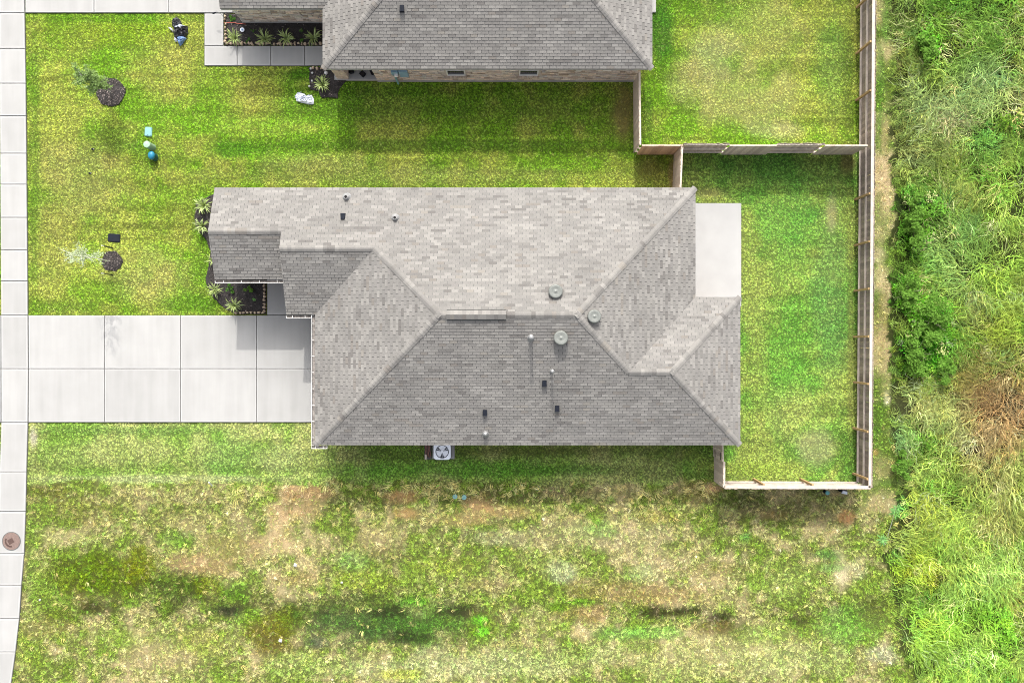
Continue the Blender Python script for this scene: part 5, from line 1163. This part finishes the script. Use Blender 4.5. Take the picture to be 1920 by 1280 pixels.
def jitter(c, sd, hue=.1):
    n = len(c); b_ = np.exp(rng.normal(0, sd, n))[:, None]; h_ = rng.normal(0, hue, n)[:, None]
    return np.clip(c*b_*np.concatenate([1+h_, np.ones((n, 1)), 1-h_], 1), 0.004, .85)
# lawns
X, Y = points(250, -25.5, 16.2, -7.2, 17.2)
c, br, z, de = growth(X, Y); k = (z == 0) & ~hard_mask(X, Y) & (rng.random(len(X)) > br*.85)
X, Y, c = X[k], Y[k], c[k]; n = len(X)
dry = rng.random(n) < .08
c = np.where(dry[:, None], c*.65+lin((210,200,140))*.35, c)
sc = rng.uniform(.75, 1.25, n)
front = X < 5.6
for msk, nm, lb in ((front & (Y > -4.5), 'front_lawn_grass', 'short mown grass of the front and side lawns'), (front & (Y <= -4.5), 'side_lawn_grass', 'short grass strip south of the driveway and house'), (~front, 'back_yard_grass', 'short bright grass of the fenced back yards')):
    m_ = np.nonzero(msk)[0]
    if not len(m_): continue
    scatter(nm, lb, np.stack([X[m_], Y[m_], height(X[m_], Y[m_])-.005], 1), jitter(c[m_]*KG*1.06, .25, .045), np.stack([rng.normal(0, .12, len(m_)), rng.normal(0, .12, len(m_)), rng.uniform(0, 6.28, len(m_))], 1), np.repeat(sc[m_, None], 3, 1), rng.integers(0, 3, len(m_)), TREE_L)
# vacant lot and the strip behind the fence
X, Y = points(150, -25.5, 20, -17.5, 17.2)
c, br, z, de = growth(X, Y); k = ((z == 1) | (z == 2)) & ~hard_mask(X, Y) & (rng.random(len(X)) > br*.8)
X, Y, c, z, br = X[k], Y[k], c[k], z[k], br[k]; n = len(X); px, py = to_px(X, Y)
straw = rng.random(n) < .26*np.clip((c[:, 0]/c[:, 1]-.75)/.3, 0, 1)
c = np.where(straw[:, None], c*.6+lin((214,198,160))*.35, c); grn = rng.random(n) < .16
c = np.where(grn[:, None], c*.5+lin((110,160,56))*.5, c)
edge_w = np.exp(-((py-(912+10*np.sin(px/60)))/16.0)**2)*(px > 430)*(px < 1340)
sc = rng.uniform(.6, 1.15, n)*(1+.8*edge_w*rng.random(n))*np.where(z == 2, .75, 1)
kd = rng.choice([0, 1, 2], size=n, p=[.48, .47, .05]); stalk = rng.random(n) < (.012+.10*edge_w+.05*((px > 620) & (px < 1340) & (py < 985))); kd[stalk] = 3; c[stalk] = lin((206,196,130))
scatter('vacant_lot_grass', 'rough half-dry grass of the vacant lot and the fence strip', np.stack([X, Y, height(X, Y)-.01], 1), jitter(c*KG, .31, .05), np.stack([rng.normal(0, .15, n), rng.normal(0, .15, n), rng.uniform(0, 6.28, n)], 1), np.repeat(sc[:, None], 3, 1), kd, TREE_R)
# wild field
X, Y = points(16, 16.2, 27, -19, 19)
c, br, z, de = growth(X, Y); k = (z == 3); X, Y, c, de = X[k], Y[k], c[k], de[k]; n = len(X); px, py = to_px(X, Y)
flow = fbm(px, py, 150, 201, 2)*8.0 + fbm(px, py, 40, 203, 2)*1.6
grow = sstep(-6, 40, de)*.75+.35
hum = .55+.9*fbm(px, py, 50, 207, 3)
green = (c[:, 1] > 2.1*c[:, 0]) & (c[:, 1] > 2.5*c[:, 2])
kd = rng.choice([0, 1, 2, 4], size=n, p=[.36, .34, .14, .16]); kd[green & (rng.random(n) < .75)] = 3
st = rng.random(n) < .08; c = np.where(st[:, None], c*.6+lin((210,200,156))*.4, c)
sc = rng.uniform(.7, 1.15, n)*grow*hum
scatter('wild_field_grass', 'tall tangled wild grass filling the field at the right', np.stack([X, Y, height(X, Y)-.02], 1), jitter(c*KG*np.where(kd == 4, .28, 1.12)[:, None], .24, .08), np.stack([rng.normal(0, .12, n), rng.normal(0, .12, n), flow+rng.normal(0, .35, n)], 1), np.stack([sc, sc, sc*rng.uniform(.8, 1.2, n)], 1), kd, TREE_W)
# separate bushes standing in the field
for i, (px, py, r_, h_, lb) in enumerate(((1738, 86, .55, .9, 'bright green bush near the top of the wild field'), (1705, 548, .7, 1.0, 'bright bush at the field edge, upper of the group by the fence'), (1748, 600, .95, 1.2, 'largest bright green bush in the middle of the field edge'), (1722, 662, .8, 1.0, 'dark green bush below the largest field bush'), (1770, 694, .5, .9, 'small bright bush above the dry brown patch'), (1718, 440, .6, .9, 'narrow green bush at the field edge level with the patio'), (1712, 385, .65, .9, 'dark leafy bush at the field edge level with the ridge top'), (1692, 872, .5, .8, 'low bright bush near the south fence corner'))):
    shrub(px, py, lb, r_, h_, int(2400*r_), .11, 20+i, 'bush', 'bush', 'field_bush', 'bushes in the wild field')
def weed(px, py, tip, label, seed):
    X, Y = G(px, py); tx, ty = G(*tip, 1.3); rs = np.random.default_rng(seed); o = thing('tall_weed', label, 'weed', (X, Y, ground_z(X, Y)))
    mb = MB(); tp = Vector((tx-X, ty-Y, 1.35)); mb.tube([(0, 0, -.05), tp*.5, tp], [.016, .013, .008], 6); mb.build('stem', M['palebark'], o)
    mb = MB()
    for k in range(46):
        a = rs.uniform(0, 6.28); l_ = rs.uniform(.18, .36); b0 = tp*rs.uniform(.8, 1.0); d = Vector((math.cos(a), math.sin(a), rs.uniform(-.2, .5))).normalized(); s_ = d.cross(Vector((0, 0, 1))).normalized(); tn = rs.uniform(.7, 1.25); mb.cur = (tn, tn, tn); w_ = .022
        i = [mb.vert(b0), mb.vert(b0+d*l_*.5+s_*w_+Vector((0, 0, .03))), mb.vert(b0+d*l_), mb.vert(b0+d*l_*.5-s_*w_+Vector((0, 0, .03)))]; mb.face(i)
    mb.build('leaves', M['weed'], o)
weed(1668, 1008, (1682, 952), 'tall green weed on a pale stem at the field edge below the fence corner', 3)
weed(1664, 1022, (1656, 1012), 'low green weed at the foot of the taller one by the field edge', 4)
